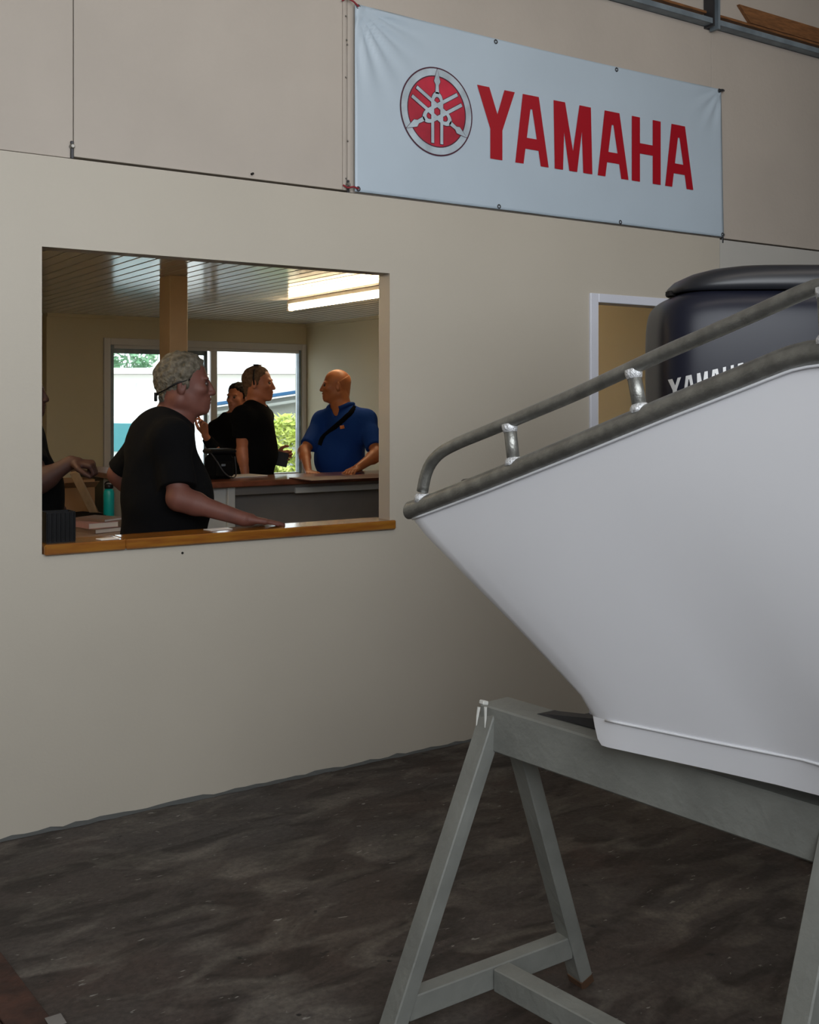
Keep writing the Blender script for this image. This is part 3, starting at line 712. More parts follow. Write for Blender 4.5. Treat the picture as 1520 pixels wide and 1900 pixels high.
obj('side_panel', bbox(2.635, 2.655, 4.251, 4.70, 0, .989, .003), 'olive', ct, label='dark olive section')
obj('back_panel', bbox(2.84, 2.86, 3.5, 4.70, 0, .989, .003), 'counter_white', ct)
# desk
dk = empty('desk', (2.0, 3.0, 0), 'low brown laminate desk behind the wooden ledge', 'desk')
obj('desk_top', bbox(1.25, 2.56, 1.85, 4.55, .720, .750, .004), 'desk_top', dk)
for (x, y) in ((1.30, 1.92), (2.50, 1.92), (1.30, 4.48), (2.50, 4.48)): obj('leg', bbox(x - .025, x + .025, y - .025, y + .025, 0, .719, .003), 'darkmetal', dk)
def lay(name, x, y, z, sx, sy, sz, rot, m, label, cat, group=None, pages=None):
    Mx = Matrix.Rotation(rot, 4, 'Z'); Mx.translation = Vector((x, y, z))
    if pages:
        t = empty(name, (x, y, z), label, cat, group)
        obj('cover', xf(join(bbox(-sx / 2, sx / 2, -sy / 2, sy / 2, 0, .003, .001), bbox(-sx / 2, sx / 2, -sy / 2, sy / 2, sz - .003, sz, .001), bbox(-sx / 2, -sx / 2 + .003, -sy / 2, sy / 2, .003, sz - .003, .001)), Mx), m, t)
        obj('pages', xf(bbox(-sx / 2 + .004, sx / 2 - .004, -sy / 2 + .004, sy / 2 - .004, .0031, sz - .0031, .001), Mx), 'paper', t); return t
    o = obj(name, xf(bbox(-sx / 2, sx / 2, -sy / 2, sy / 2, 0, sz, .0015), Mx), m); return tag(o, label, cat, group)
z0 = .7505
pk = onZ(178, 985, z0)
lay('book', pk[0], pk[1], z0, .21, .29, .028, .3, 'book_brown', 'brown covered book at the bottom of the desk stack', 'book', None, True)
lay('book', pk[0] - .01, pk[1] + .01, z0 + .0285, .20, .27, .035, .15, 'book_pink', 'pink edged thick book in middle of the desk stack', 'book', None, True)
lay('book', pk[0] + .03, pk[1] + .02, z0 + .064, .18, .25, .018, .5, 'book_brown', 'thin brown book lying on top of the desk stack', 'book', None, True)
pk = onZ(160, 1006, z0); lay('paper_sheet', pk[0], pk[1], z0, .21, .297, .003, .6, 'paper', 'white paper sheets on the desk in front of the books', 'paper')
# turquoise bottle
bp_ = onZ(202, 967, z0); bt = empty('water_bottle', (bp_[0], bp_[1], z0), 'turquoise metal water bottle with black loop cap on the desk', 'bottle')
obj('bottle_body', lathe((bp_[0], bp_[1], z0), [(.033, 0), (.036, .004), (.036, .185), (.033, .205), (.026, .218)], 24), 'teal', bt, True)
cp = obj('cap', lathe((bp_[0], bp_[1], z0), [(.027, .219), (.029, .222), (.029, .245), (.024, .250)], 20), 'black_plastic', bt, True)
lp = [np.array([bp_[0], bp_[1], z0 + .245]) + Rt * (.026 * math.cos(a)) + Up * (.020 * math.sin(a)) for a in np.linspace(0, math.pi, 9)]
obj('cap_loop', tube(lp, .006, 8), 'black_plastic', cp, True)
# dark bag-like laptop sleeve on the desk
lp_ = onZ(165, 966, z0)
lay('laptop_sleeve', lp_[0] - .06, lp_[1] + .00, z0, .30, .34, .045, .35, 'black_cloth', 'flat black laptop sleeve on the desk behind the books', 'bag')
# cardboard box, open flap
kb = onZ(140, 955, z0); kx, ky = kb[0], kb[1] + .08
bxr = empty('cardboard_box', (kx, ky, z0), 'open brown cardboard box standing on the desk', 'box')
for b in ((-.12, .12, -.14, -.135, 0, .25), (-.12, .12, .135, .14, 0, .25), (-.12, -.115, -.1349, .1349, 0, .25), (.115, .12, -.1349, .1349, 0, .25)):
    obj('side', box(kx + b[0], kx + b[1], ky + b[2], ky + b[3], z0 + b[4], z0 + b[5]), 'card', bxr)
obj('bottom', box(kx - .1149, kx + .1149, ky - .1349, ky + .1349, z0, z0 + .004), 'card', bxr)
obj('flap', beam((kx - .12, ky - .2, z0 + .22), (kx + .12, ky - .2, z0 + .22), .004, .10, (0, .5, 1)), 'card', bxr)
b1 = at(137, 876, 7.35); b2 = onZ(178, 958, z0 + .016)
tag(obj('wooden_batten', beam(b2 + Up * .002, b1, .055, .022, tuple(Rt), .002), 'batten'), 'pale wooden batten leaning against the cardboard box', 'batten')
# ribbed black desk tidy on the ledge at the left
ox, oy, oz = OX0 + .075, .055, OZ0 + .0365
og = empty('desk_organiser', (ox, oy, oz), 'black ribbed plastic desk tidy standing at the left end of the ledge', 'organiser')
obj('tray_body', join(box(ox - .055, ox + .05, oy - .04, oy + .04, 0 + oz, oz + .006), box(ox - .055, ox + .05, oy - .04, oy - .036, oz + .0061, oz + .112), box(ox - .055, ox + .05, oy + .036, oy + .04, oz + .0061, oz + .112),
    box(ox - .055, ox - .051, oy - .0359, oy + .0359, oz + .0061, oz + .112), box(ox + .046, ox + .05, oy - .0359, oy + .0359, oz + .0061, oz + .112), box(ox - .002, ox + .002, oy - .0359, oy + .0359, oz + .0061, oz + .105)), 'black_plastic', og)
for k in range(7): obj('rib', bbox(ox - .052 + k * .016, ox - .046 + k * .016, oy - .0445, oy - .0402, oz + .004, oz + .108, .001), 'black_plastic', og)
p_ = onZ(203, 1001, OZ0 + .037); lay('paper_slip', p_[0] + .0, max(p_[1], .02), OZ0 + .0365, .075, .05, .003, .1, 'paper', 'small white slip of paper on the ledge by the elbow', 'paper')
p_ = onZ(440, 985, OZ0 + .037); lay('paper_sheet', p_[0] - .04, .085, OZ0 + .0365, .10, .06, .002, .1, 'paper', 'white paper on the ledge under the forearm', 'paper')
# things on the counter
p_ = onZ(448, 884, 1.0305); lay('paper_stack', p_[0], p_[1], 1.0305, .30, .21, .008, .2, 'paper', 'short stack of white papers on the counter by the bare arm', 'paper')
p_ = onZ(650, 886, 1.0305); lay('desk_pad', p_[0] - .02, p_[1] - .02, 1.0305, .75, .34, .006, -.02, 'mat_red', 'dark red patterned pad on the counter under the hands', 'mat')
bgx = onZ(413, 889, 1.0305); bgp = empty('camera_bag', tuple(bgx), 'black camera bag with grey strap on the counter behind the elbow', 'bag')
bx_, by_ = bgx[0], bgx[1] + .05
obj('bag_body', bbox(bx_ - .09, bx_ + .09, by_ - .07, by_ + .07, 1.0306, 1.20, .03), 'black_cloth', bgp)
obj('bag_lid', bbox(bx_ - .095, bx_ + .095, by_ - .075, by_ + .075, 1.2005, 1.235, .012), 'black_plastic', bgp)
obj('pocket', bbox(bx_ - .06, bx_ + .06, by_ - .095, by_ - .0705, 1.05, 1.15, .01), 'dark_cloth', bgp)
obj('buckle', bbox(bx_ - .03, bx_ + .0, by_ - .102, by_ - .0955, 1.12, 1.135, .002), 'galv', bgp)
obj('shoulder_strap', tube(spline([(bx_ - .09, by_ - .06, 1.21), (bx_ - .06, by_ - .10, 1.15), (bx_ - .02, by_ - .12, 1.08), (bx_ + .03, by_ - .12, 1.045), (bx_ + .08, by_ - .09, 1.06), (bx_ + .095, by_ - .04, 1.18)], 5), .005, 6), 'darkmetal', bgp)

# ================================================================ OUTDOORS behind the window
def pw(x, y, z): return at(x, y, z)
gw = empty('garden_wall', (6.5, 11.5, -.14), 'pale grey rendered garden wall with blue sloping coping', 'wall')
a = at(380, 753, 17); b = at(640, 714, 17)
V = [(a[0], a[1], -.14), (b[0], b[1], -.14), (b[0], b[1], b[2] - .05), (a[0], a[1], a[2] - .05)]; V += [(x + Fw[0] * .2, y + Fw[1] * .2, z) for x, y, z in V]
obj('wall_face', (V, [(0, 1, 2, 3), (7, 6, 5, 4), (0, 4, 5, 1), (1, 5, 6, 2), (2, 6, 7, 3), (3, 7, 4, 0)]), 'ext_wall', gw)
obj('coping', beam(a - Fw * .02, b - Fw * .02, .05, .30, (0, 0, 1)), 'ext_blue', gw)
obj('rail', beam(a - Up * .14 - Fw * .12, b - Up * .14 - Fw * .12, .04, .10, (0, 0, 1)), 'ext_wall', gw)
def bush(name, c, r, n, m, label, cat, leaf=.07, trunk=False):
    root = empty(name, (c[0], c[1], -.14), label, cat); V = []; Fc = []; rr = random.Random(hash(label) % 1000 if False else len(label))
    for i in range(n):
        th = rr.uniform(0, 2 * math.pi); ph = math.acos(rr.uniform(-1, 1)); q = rr.uniform(.55, 1.0) ** .5
        p = Vector((c[0] + r[0] * q * math.sin(ph) * math.cos(th), c[1] + r[1] * q * math.sin(ph) * math.sin(th), c[2] + r[2] * q * math.cos(ph)))
        d1 = Vector((rr.gauss(0, 1), rr.gauss(0, 1), rr.gauss(0, 1))).normalized(); d2 = d1.orthogonal().normalized(); s = leaf * rr.uniform(.6, 1.3)
        b_ = len(V); V += [tuple(p - d1 * s), tuple(p + d2 * s * .4), tuple(p + d1 * s), tuple(p - d2 * s * .4)]; Fc.append((b_, b_ + 1, b_ + 2, b_ + 3))
    fo = obj('foliage', (V, Fc), m, root); fo['kind'] = 'stuff'
    obj('stem', tube([(c[0], c[1], -.14), (c[0], c[1], c[2])], [.05, .02], 8), 'bark', root)
p = at(535, 850, 14.6); bush('shrub', (p[0], p[1], .62), (.62, .5, .78), 2600, 'leaf', 'bright yellow-green shrub outside right window pane', 'shrub')
p = at(500, 880, 13.2); bush('shrub', (p[0], p[1], .40), (.36, .3, .45), 1500, 'leaf', 'low yellow-green shrub outside, left of the taller one', 'shrub')
p = at(236, 660, 33.0); bush('tree', (p[0], p[1], p[2]), (.9, .9, .5), 700, 'leaf2', 'small green treetop high in the left window pane', 'tree', .12)
# white house behind and a parked van
hc = at(300, 746, 26); hs = empty('white_house', (hc[0], hc[1], -.14), 'bright white rendered house far outside the left window', 'house')
def hb(n_, m_, u0, u1, v0, v1, z0_, z1_):
    V, Fc = box(u0, u1, v0, v1, z0_, z1_); V = [tuple(np.array([hc[0], hc[1], 0]) + Rt * x + Fw * y + Up * z) for x, y, z in V]; return obj(n_, (V, Fc), m_, hs)
hb('house_wall', 'ext_white', -4, 7, 0, 4, -.14, 2.2); hb('roof', 'ext_white', -4.3, 7.3, -.3, 4.3, 2.21, 2.35); hb('window', 'car', -1.4, -.6, -.03, -.001, 1.0, 2.0); hb('door', 'car', 1.2, 2.1, -.03, -.001, -.14, 2.0)
vc = at(226, 832, 16.5); vr = empty('parked_van', (vc[0], vc[1], -.14), 'pale van with teal glass parked outside left pane', 'car')
def vb(n_, m_, prof, u0, u1):
    n = len(prof); V = []
    for u in (u0, u1):
        for (y, z) in prof: V.append(tuple(np.array([vc[0], vc[1], 0]) + Fw * u + Rt * y + Up * z))
    Fc = [tuple(range(n)), tuple(range(n, 2 * n))[::-1]] + [(i, i + n, (i + 1) % n + n, (i + 1) % n) for i in range(n)]; return obj(n_, (V, Fc), m_, vr)
vb('body', 'car', [(-3.2, .15), (1.4, .15), (1.45, .7), (1.0, .78), (.45, 1.30), (-3.1, 1.34), (-3.2, .7)], .2, 1.9)
vb('side_window', 'car_glass', [(-1.0, .80), (.75, .80), (.35, 1.22), (-1.0, 1.24)], .17, .199)
vb('side_window', 'car_glass', [(-2.9, .80), (-1.1, .80), (-1.1, 1.24), (-2.9, 1.24)], .17, .199)
for u in (-2.4, .7):
    cW = np.array([vc[0], vc[1], 0]) + Rt * u; obj('wheel', tube([cW + Fw * .15 + Up * .15, cW + Fw * .4 + Up * .15], .29, 20), 'rubber', vr)

# ================================================================ PEOPLE (smooth-union distance fields meshed with surface nets)
class Field:
    def __init__(s, lo, hi, h):
        s.lo = np.array(lo, float); s.h = h; s.n = (np.ceil((np.array(hi) - s.lo) / h).astype(int) + 1)
        s.f = np.full(s.n, 1.0, np.float32)
        s.ax = [(s.lo[i] + h * np.arange(s.n[i])).astype(np.float32) for i in range(3)]
    def sub(s, lo, hi):
        a = np.clip(np.floor((np.array(lo) - s.lo) / s.h).astype(int), 0, s.n); b = np.clip(np.ceil((np.array(hi) - s.lo) / s.h).astype(int) + 1, 0, s.n)
        sl = tuple(slice(a[i], b[i]) for i in range(3))
        return sl, s.ax[0][sl[0]][:, None, None], s.ax[1][sl[1]][None, :, None], s.ax[2][sl[2]][None, None, :]
    def put(s, d, sl, k, mode):
        f = s.f[sl]
        if mode == 'add':
            h = np.clip(.5 + .5 * (f - d) / k, 0, 1); s.f[sl] = f + (d - f) * h - k * h * (1 - h)
        else:
            d = -d; h = np.clip(.5 - .5 * (f - d) / k, 0, 1); s.f[sl] = f + (d - f) * h + k * h * (1 - h)
    def cap(s, a, b, ra, rb, k=.02, mode='add', clip=None):
        a = np.array(a, float); b = np.array(b, float); m = max(ra, rb) + k + .03
        sl, X, Y, Z = s.sub(np.minimum(a, b) - m, np.maximum(a, b) + m)
        if 0 in s.f[sl].shape: return
        d = b - a; L2 = d @ d + 1e-9
        t = np.clip(((X - a[0]) * d[0] + (Y - a[1]) * d[1] + (Z - a[2]) * d[2]) / L2, 0, 1)
        q = np.sqrt((X - a[0] - t * d[0]) ** 2 + (Y - a[1] - t * d[1]) ** 2 + (Z - a[2] - t * d[2]) ** 2) - (ra + (rb - ra) * t)
        if clip is not None:
            c, n = clip; q = np.maximum(q, (X - c[0]) * n[0] + (Y - c[1]) * n[1] + (Z - c[2]) * n[2])
        s.put(q.astype(np.float32), sl, k, mode)
    def ell(s, c, r, ax=None, k=.02, mode='add'):
        c = np.array(c, float); r = np.array(r, float); ax = np.eye(3) if ax is None else np.array(ax)   # rows = axes
        m = max(r) + k + .03; sl, X, Y, Z = s.sub(c - m, c + m)
        if 0 in s.f[sl].shape: return
        P_ = [((X - c[0]) * ax[i][0] + (Y - c[1]) * ax[i][1] + (Z - c[2]) * ax[i][2]) for i in range(3)]
        k0 = np.sqrt(sum((P_[i] / r[i]) ** 2 for i in range(3))); k1 = np.sqrt(sum((P_[i] / r[i] ** 2) ** 2 for i in range(3))) + 1e-6
        s.put((k0 * (k0 - 1) / k1).astype(np.float32), sl, k, mode)
    def mesh(s):
        f = s.f; ins = f < 0; n = np.array(f.shape)
        cnt = np.zeros(n - 1, np.int8)
        offs = [(i, j, k) for i in (0, 1) for j in (0, 1) for k in (0, 1)]
        for o in offs: cnt += ins[o[0]:n[0] - 1 + o[0], o[1]:n[1] - 1 + o[1], o[2]:n[2] - 1 + o[2]]
        act = (cnt > 0) & (cnt < 8); idx = np.full(n - 1, -1, np.int64); ii = np.argwhere(act); idx[act] = np.arange(len(ii))
        acc = np.zeros((len(ii), 3)); c = np.zeros(len(ii))
        for a in range(3):
            for o in offs:
                if o[a]: continue
                o2 = list(o); o2[a] = 1
                fa = f[ii[:, 0] + o[0], ii[:, 1] + o[1], ii[:, 2] + o[2]]; fb = f[ii[:, 0] + o2[0], ii[:, 1] + o2[1], ii[:, 2] + o2[2]]
                x = (fa < 0) != (fb < 0); t = np.where(x, fa / np.where(x, fa - fb, 1), 0)
                p = np.array(o, float)[None, :].repeat(len(ii), 0); p[:, a] = t
                acc[x] += p[x]; c += x
        V = s.lo + (ii + acc / c[:, None]) * s.h; Q = []
        for a in range(3):
            u, v = (a + 1) % 3, (a + 2) % 3
            sA = [slice(1, n[i] - 1) for i in range(3)]; sA[a] = slice(0, n[a] - 1); sB = list(sA); sB[a] = slice(1, n[a])
            A = ins[tuple(sA)]; B = ins[tuple(sB)]; e = np.argwhere(A != B); base = e.copy(); base[:, u] += 1; base[:, v] += 1
            fl = A[tuple(e.T)]
            def g(du, dv):
                q = base.copy(); q[:, u] -= du; q[:, v] -= dv; return idx[tuple(q.T)]
            q = np.stack([g(1, 1), g(0, 1), g(0, 0), g(1, 0)], 1); q[~fl] = q[~fl][:, ::-1]; Q.append(q)
        return V, np.vstack(Q)
def nrm(v): v = np.array(v, float); return v / np.linalg.norm(v)
def mesh_obj(name, V, Q, mats, parent, fm=None):
    loc = np.array(parent.location); me = bpy.data.meshes.new(name)
    me.vertices.add(len(V)); me.vertices.foreach_set('co', (V - loc).astype(np.float32).ravel())
    me.loops.add(len(Q) * 4); me.loops.foreach_set('vertex_index', Q.astype(np.int32).ravel())
    me.polygons.add(len(Q)); me.polygons.foreach_set('loop_start', np.arange(0, len(Q) * 4, 4, dtype=np.int32))
    for m in mats: me.materials.append(M[m])
    if fm is not None: me.polygons.foreach_set('material_index', fm.astype(np.int32))
    me.update(calc_edges=True); me.validate(); me.shade_smooth()
    o = bpy.data.objects.new(name, me); COL.objects.link(o); o.parent = parent; return o
class Head:
    def __init__(s, c, f, up=(0, 0, 1), sc=1.0):
        s.c = np.array(c, float); s.f = nrm(f); u = nrm(up); s.l = nrm(np.cross(u, s.f)); s.u = np.cross(s.f, s.l); s.sc = sc; s.ax = np.array([s.f, s.l, s.u])
    def p(s, x, y, z): return s.c + s.sc * (s.f * x + s.l * y + s.u * z)
    def build(s, F, neck, nr=.056, jowl=0.0, beard=False):
        k = s.sc; E = lambda c, r, kk=.012, mode='add': F.ell(s.p(*c), np.array(r) * k, s.ax, kk, mode)
        C = lambda a, b, ra, rb, kk=.01, mode='add': F.cap(s.p(*a), s.p(*b), ra * k, rb * k, kk, mode)
        E((-.014, 0, .034), (.096, .077, .086)); E((.028, 0, -.02), (.064, .062, .085), .02)
        for q in (-1, 1):
            C((-.018, q * .046, -.058), (.060, q * .014, -.096), .022 + jowl, .019, .02)
            E((.060, q * .040, -.018), (.024, .020, .018), .02)
            E((.078, q * .026, .024), (.014, .026, .009), .012)
        C((.074, 0, -.098), (.078, 0, -.092), .019, .017, .015)
        E((.070, 0, -.062), (.026, .034, .030), .02)
        for q in (-1, 1): E((.096, q * .031, .004), (.013, .017, .011), .012, 'sub')
        C((.089, 0, .010), (.106, 0, -.031), .008, .0125, .010)
        for q in (-1, 1): E((.099, q * .012, -.034), (.012, .008, .008), .006)
        E((.093, 0, -.057), (.009, .023, .0065), .005); E((.090, 0, -.070), (.009, .020, .007), .005)
        E((.100, 0, -.0635), (.010, .020, .0016), .003, 'sub')
        for q in (-1, 1):
            a2 = np.array([nrm(s.f * .93 - s.l * q * -.25), nrm(s.l), s.u])
            F.ell(s.p(-.012, q * .080, -.006), np.array((.018, .008, .033)) * k, s.ax, .004)
            F.ell(s.p(-.006, q * .088, -.002), np.array((.008, .006, .018)) * k, s.ax, .004, 'sub')
        F.cap(s.p(-.030, 0, -.035), neck, nr * k * 1.02, nr * 1.12, .03)
        if jowl: C((.02, 0, -.10), (-.01, 0, -.12), .035, .05, .03)
    def hair(s, parent, m, line=(0, .03), th=.010, noise=.004, h=.004, name='hair', seed=1, cap_top=None):
        k = s.sc; lo = s.c - .16 * k; hi = s.c + .16 * k; F = Field(lo, hi, h)
        F.ell(s.p(-.016, 0, .034), np.array((.096 + th, .077 + th * .8, .086 + th)) * k, s.ax, .01)
        F.cap(s.p(-.055, 0, -.02), s.p(-.055, 0, -.075), .052 * k, .046 * k, .02)
        X, Y, Z = F.ax[0][:, None, None], F.ax[1][None, :, None], F.ax[2][None, None, :]
        if noise:
            r = np.random.RandomState(seed)
            for _ in range(14):
                d = r.randn(3); d *= r.uniform(90, 240) / np.linalg.norm(d)
                F.f += (noise / 3.2 * np.sin(X * d[0] + Y * d[1] + Z * d[2] + r.uniform(0, 6))).astype(np.float32)
        lx = ((X - s.c[0]) * s.f[0] + (Y - s.c[1]) * s.f[1] + (Z - s.c[2]) * s.f[2]) / k
        lz = ((X - s.c[0]) * s.u[0] + (Y - s.c[1]) * s.u[1] + (Z - s.c[2]) * s.u[2]) / k
        thr = np.interp(lx, [-.14, -.06, -.035, -.015, .012, .022, .045, .075, .10], np.array([-.100, -.092, -.040, -.026, -.030, .020, .048, .082, .12]) + line[0])
        wob = .004 * np.sin(lx * 330 + lz * 90) + .003 * np.sin(lx * 140 - lz * 260 + 1)
        dl_ = lz - thr - wob
        F.f += (th * k * (1 - np.clip(dl_ / line[1], 0, 1)) ** 2).astype(np.float32)
        F.f = np.maximum(F.f, (-dl_ * k).astype(np.float32))
        if cap_top is not None: F.f = np.maximum(F.f, ((lz - cap_top - .6 * (-.05 - lx)) * k).astype(np.float32))
        V, Q = F.mesh(); return mesh_obj(name, V, Q, [m], parent)
    def eyes(s, parent):
        for q in (-1, 1):
            c = s.p(.0805, q * .031, .003); rings = [(.0105 * s.sc * math.sin(a), -.0105 * s.sc * math.cos(a)) for a in np.linspace(.1, 3.04, 8)]
            obj('eye', lathe(c, rings, 10), 'eye', parent, True)
def hand(F, w, d, n, side, curl=(.3, .3, .3, .3), thumb=.5, sc=1.0):
    """w wrist, d direction of the fingers, n palm normal, side = +1/-1 thumb direction along cross(d, n)"""
    w = np.array(w, float); d = nrm(d); n = np.array(n, float); n = nrm(n - d * (n @ d)); s = np.cross(d, n) * side
    F.cap(w, w + d * .03 * sc, .024 * sc, .026 * sc, .012)
    L = [(.030, .092, .074), (.010, .096, .082), (-.011, .092, .076), (-.030, .083, .060)]
    for i, (off, kn, fl) in enumerate(L):
        k0 = w + (d * kn + s * off) * sc; F.cap(w + (d * .03 + s * off * .65) * sc, k0, .0135 * sc, .0125 * sc, .010)
        p = k0; a = 0; r = .0098 if i < 3 else .0085
        for j, q in enumerate((.45, .31, .24)):
            a += curl[i] * (.9 if j == 0 else 1.1); dd = d * math.cos(a) + n * math.sin(a) + s * off * .8
            e = p + nrm(dd) * fl * q * sc; F.cap(p, e, r * sc, (r - .001) * sc, .003); p = e; r -= .0009
    t0 = w + (d * .028 + s * .026) * sc; t1 = t0 + nrm(d * .55 + s * .75 + n * .35 * thumb) * .042 * sc
    t2 = t1 + nrm(d * .85 + s * .35 + n * .6 * thumb) * .034 * sc; t3 = t2 + nrm(d * .95 + s * .05 + n * .7 * thumb) * .026 * sc
    F.cap(t0, t1, .0165 * sc, .0125 * sc, .010); F.cap(t1, t2, .0118 * sc, .0105 * sc, .004); F.cap(t2, t3, .0105 * sc, .009 * sc, .003)
def noise_field(F, amp, f0, f1, seed):
    X, Y, Z = F.ax[0][:, None, None], F.ax[1][None, :, None], F.ax[2][None, None, :]; r = np.random.RandomState(seed)
    for _ in range(7):
        d = r.randn(3); d *= r.uniform(f0, f1) / np.linalg.norm(d)
        F.f += (amp / 2.2 * np.sin(X * d[0] + Y * d[1] + Z * d[2] + r.uniform(0, 6))).astype(np.float32)
def torso(F, J, g=0.0):
    """J: neck, chest, belly, hips centres with (fwd, lat, up) radii and the frame tf/tl"""
    ax = np.array([J['tf'], J['tl'], [0, 0, 1]])
    F.cap(J['neck'] - Up * .03, J['chest'], .075 + g, .10 + g, .05)
    F.cap(J['shR'], J['shL'], .062 + g, .062 + g, .06)
    F.cap(J['neck'] - Up * .035, J['shR'] + Up * .01, .050 + g, .060 + g, .06); F.cap(J['neck'] - Up * .035, J['shL'] + Up * .01, .050 + g, .060 + g, .06)
    for q in ('chest', 'belly', 'hips'): F.ell(J[q], np.array(J[q + '_r']) + g, ax, .06)
def build_person(name, label, root_xy, J, head, neck_r, skin, shirt, pants, h=.005, hs=.006, group=None, arms=(), shirt_name='tshirt', jowl=0, sleeve=.5, floor_z=0.0, collar=False, hem=None, vneck=None):
    root = empty(name, (root_xy[0], root_xy[1], floor_z), label, 'person', group)
    pts = [J['shR'], J['shL'], J['hips'], head.c]
    for a in arms: pts += [a['E'], a['W']]
    pts = np.array(pts); lo = pts.min(0) - .32; hi = pts.max(0) + .30; lo[2] = min(J['hips'][2] - .02, lo[2] + .1)
    F = Field(lo, hi, h); head.build(F, J['neck'], neck_r, jowl)
    torso(F, J, -.012)
    for a in arms:
        S_ = J[a['s']]; F.cap(S_, a['E'], .050 * a.get('k', 1), .040 * a.get('k', 1), .03); F.cap(a['E'], a['W'], .042 * a.get('k', 1), .026 * a.get('k', 1), .02)
        mid = a['E'] + (a['W'] - a['E']) * .25; F.cap(a['E'], mid, .042 * a.get('k', 1), .044 * a.get('k', 1), .02)
        if a.get('d') is not None: hand(F, a['W'], a['d'], a['n'], a['side'], a.get('curl', (.3,) * 4), a.get('thumb', .5), a.get('hs', 1.0))
    V, Q = F.mesh(); mesh_obj('body', V, Q, [skin], root)
    # shirt: the same torso a little larger, with sleeves cut square
    G = Field(lo, hi, hs); torso(G, J, .006)
    for a in arms:
        S_ = J[a['s']]; sv = a.get('sleeve', sleeve)
        if sv <= 1: e = S_ + (a['E'] - S_) * sv; G.cap(S_, e + (e - S_) * .2, .064 * a.get('k', 1), (.064 if sv > .4 else .07) * a.get('k', 1), .05, clip=(e, nrm(e - S_)))
        else:
            G.cap(S_, a['E'], .064, .056, .05); e = a['E'] + (a['W'] - a['E']) * (sv - 1); G.cap(a['E'], e + (e - a['E']) * .1, .056, .042, .03, clip=(e, nrm(e - a['E'])))
    noise_field(G, .004, 14, 40, len(label))
    # neckline
    nk = J['neck']; hf = head.f
    G.cap(nk + Up * .02 + J['tf'] * .03, nk + Up * .2 + J['tf'] * .03, neck_r + .004, neck_r + .02, .008, 'sub')
    if vneck is not None: G.cap(nk + Up * .03 + J['tf'] * .05, vneck, .040, .012, .006, 'sub')
    if hem is not None:
        Z = G.ax[2][None, None, :]; G.f = np.maximum(G.f, (hem - Z).astype(np.float32))
    V, Q = G.mesh(); mesh_obj(shirt_name, V, Q, [shirt], root)
    # trousers and shoes
    hp = J['hips']; hr = J['hips_r']; lo2 = np.array([hp[0] - .35, hp[1] - .35, floor_z]); hi2 = np.array([hp[0] + .35, hp[1] + .35, hp[2] + .12])
    H = Field(lo2, hi2, .010); ax = np.array([J['tf'], J['tl'], [0, 0, 1]])
    H.ell(hp - Up * .03, np.array([hr[0] - .004, hr[1] - .004, .14]), ax, .05)
    feet = []
    for q in (-1, 1):
        a = hp + J['tl'] * q * .095 - Up * .05; kn = a + J['tf'] * .03 - Up * (a[2] - floor_z - .50); an = kn - J['tf'] * .03 - Up * .42
        H.cap(a, kn, .098, .068, .04); H.cap(kn, an, .066, .055, .03); feet.append(an)
    V, Q = H.mesh(); mesh_obj('trousers', V, Q, [pants], root)
    for an in feet:
        K = Field(an - .25, an + .3, .008); K.lo[2] = floor_z + .001; K.ax[2] = (K.lo[2] + K.h * np.arange(K.n[2])).astype(np.float32)
        b = an.copy(); b[2] = floor_z + .045; K.cap(b - J['tf'] * .03, b + J['tf'] * .17, .040, .034, .02); K.cap(b, b + Up * .05, .042, .045, .02)
        V, Q = K.mesh(); mesh_obj('shoe', V, Q, ['leather'], root)
    head.eyes(root)
    return root
def tfr(deg, left=False):
    """unit forward: 0 = camera right, positive turns away from the camera"""
    a = math.radians(deg); f = Rt * math.cos(a) + Fw * math.sin(a)
    return nrm(f), nrm(np.cross(Up, f))

# --- 1: heavy grey-haired man leaning on the ledge
Z1 = 4.72
tf, tl = tfr(22); hf, _ = tfr(10)
neck = at(322, 778, Z1)
J = dict(tf=tf, tl=tl, neck=neck, chest=at(296, 845, Z1), chest_r=(.145, .185, .20), belly=at(311, 925, Z1), belly_r=(.185, .185, .20), hips=at(303, 1010, Z1 + .02), hips_r=(.175, .185, .19),
         shR=at(306, 812, Z1) - tl * .165, shL=at(286, 812, Z1) + tl * .165)
E1 = at(332, 925, 4.50); W1 = at(452, 963, 4.49)
E2 = at(221, 880, 4.92); W2 = at(275, 935, 4.96)
hd = Head(at(344, 714, Z1), hf, (0, 0, 1), 1.09)
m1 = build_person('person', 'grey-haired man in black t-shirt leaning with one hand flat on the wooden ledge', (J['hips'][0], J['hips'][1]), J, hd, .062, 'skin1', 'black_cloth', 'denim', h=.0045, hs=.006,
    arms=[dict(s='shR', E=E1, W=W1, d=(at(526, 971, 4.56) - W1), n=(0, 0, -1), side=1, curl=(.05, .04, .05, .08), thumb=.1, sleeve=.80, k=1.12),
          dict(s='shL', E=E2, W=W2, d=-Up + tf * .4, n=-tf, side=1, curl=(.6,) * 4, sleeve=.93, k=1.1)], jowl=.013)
hd.hair(m1, 'hair_grey', (0, .035), .012, .003, .0035)
gl = []
for q in (-1, 1):
    gl.append(tube([hd.p(.02, q * .080, .02), hd.p(-.03, q * .088, .005), hd.p(-.085, q * .074, -.025), hd.p(-.112, q * .045, -.040)], .004 * 1.04, 6))
    c = hd.p(-.114, q * .030, -.048); Rm = Matrix((hd.l, hd.u, hd.f)).transposed().to_4x4(); Rm.translation = Vector(c)
    gl.append(xf(bbox(-.027, .027, -.019, .019, -.004, .004, .006), Rm))
obj('sunglasses', join(*gl), 'black_plastic', m1, True)

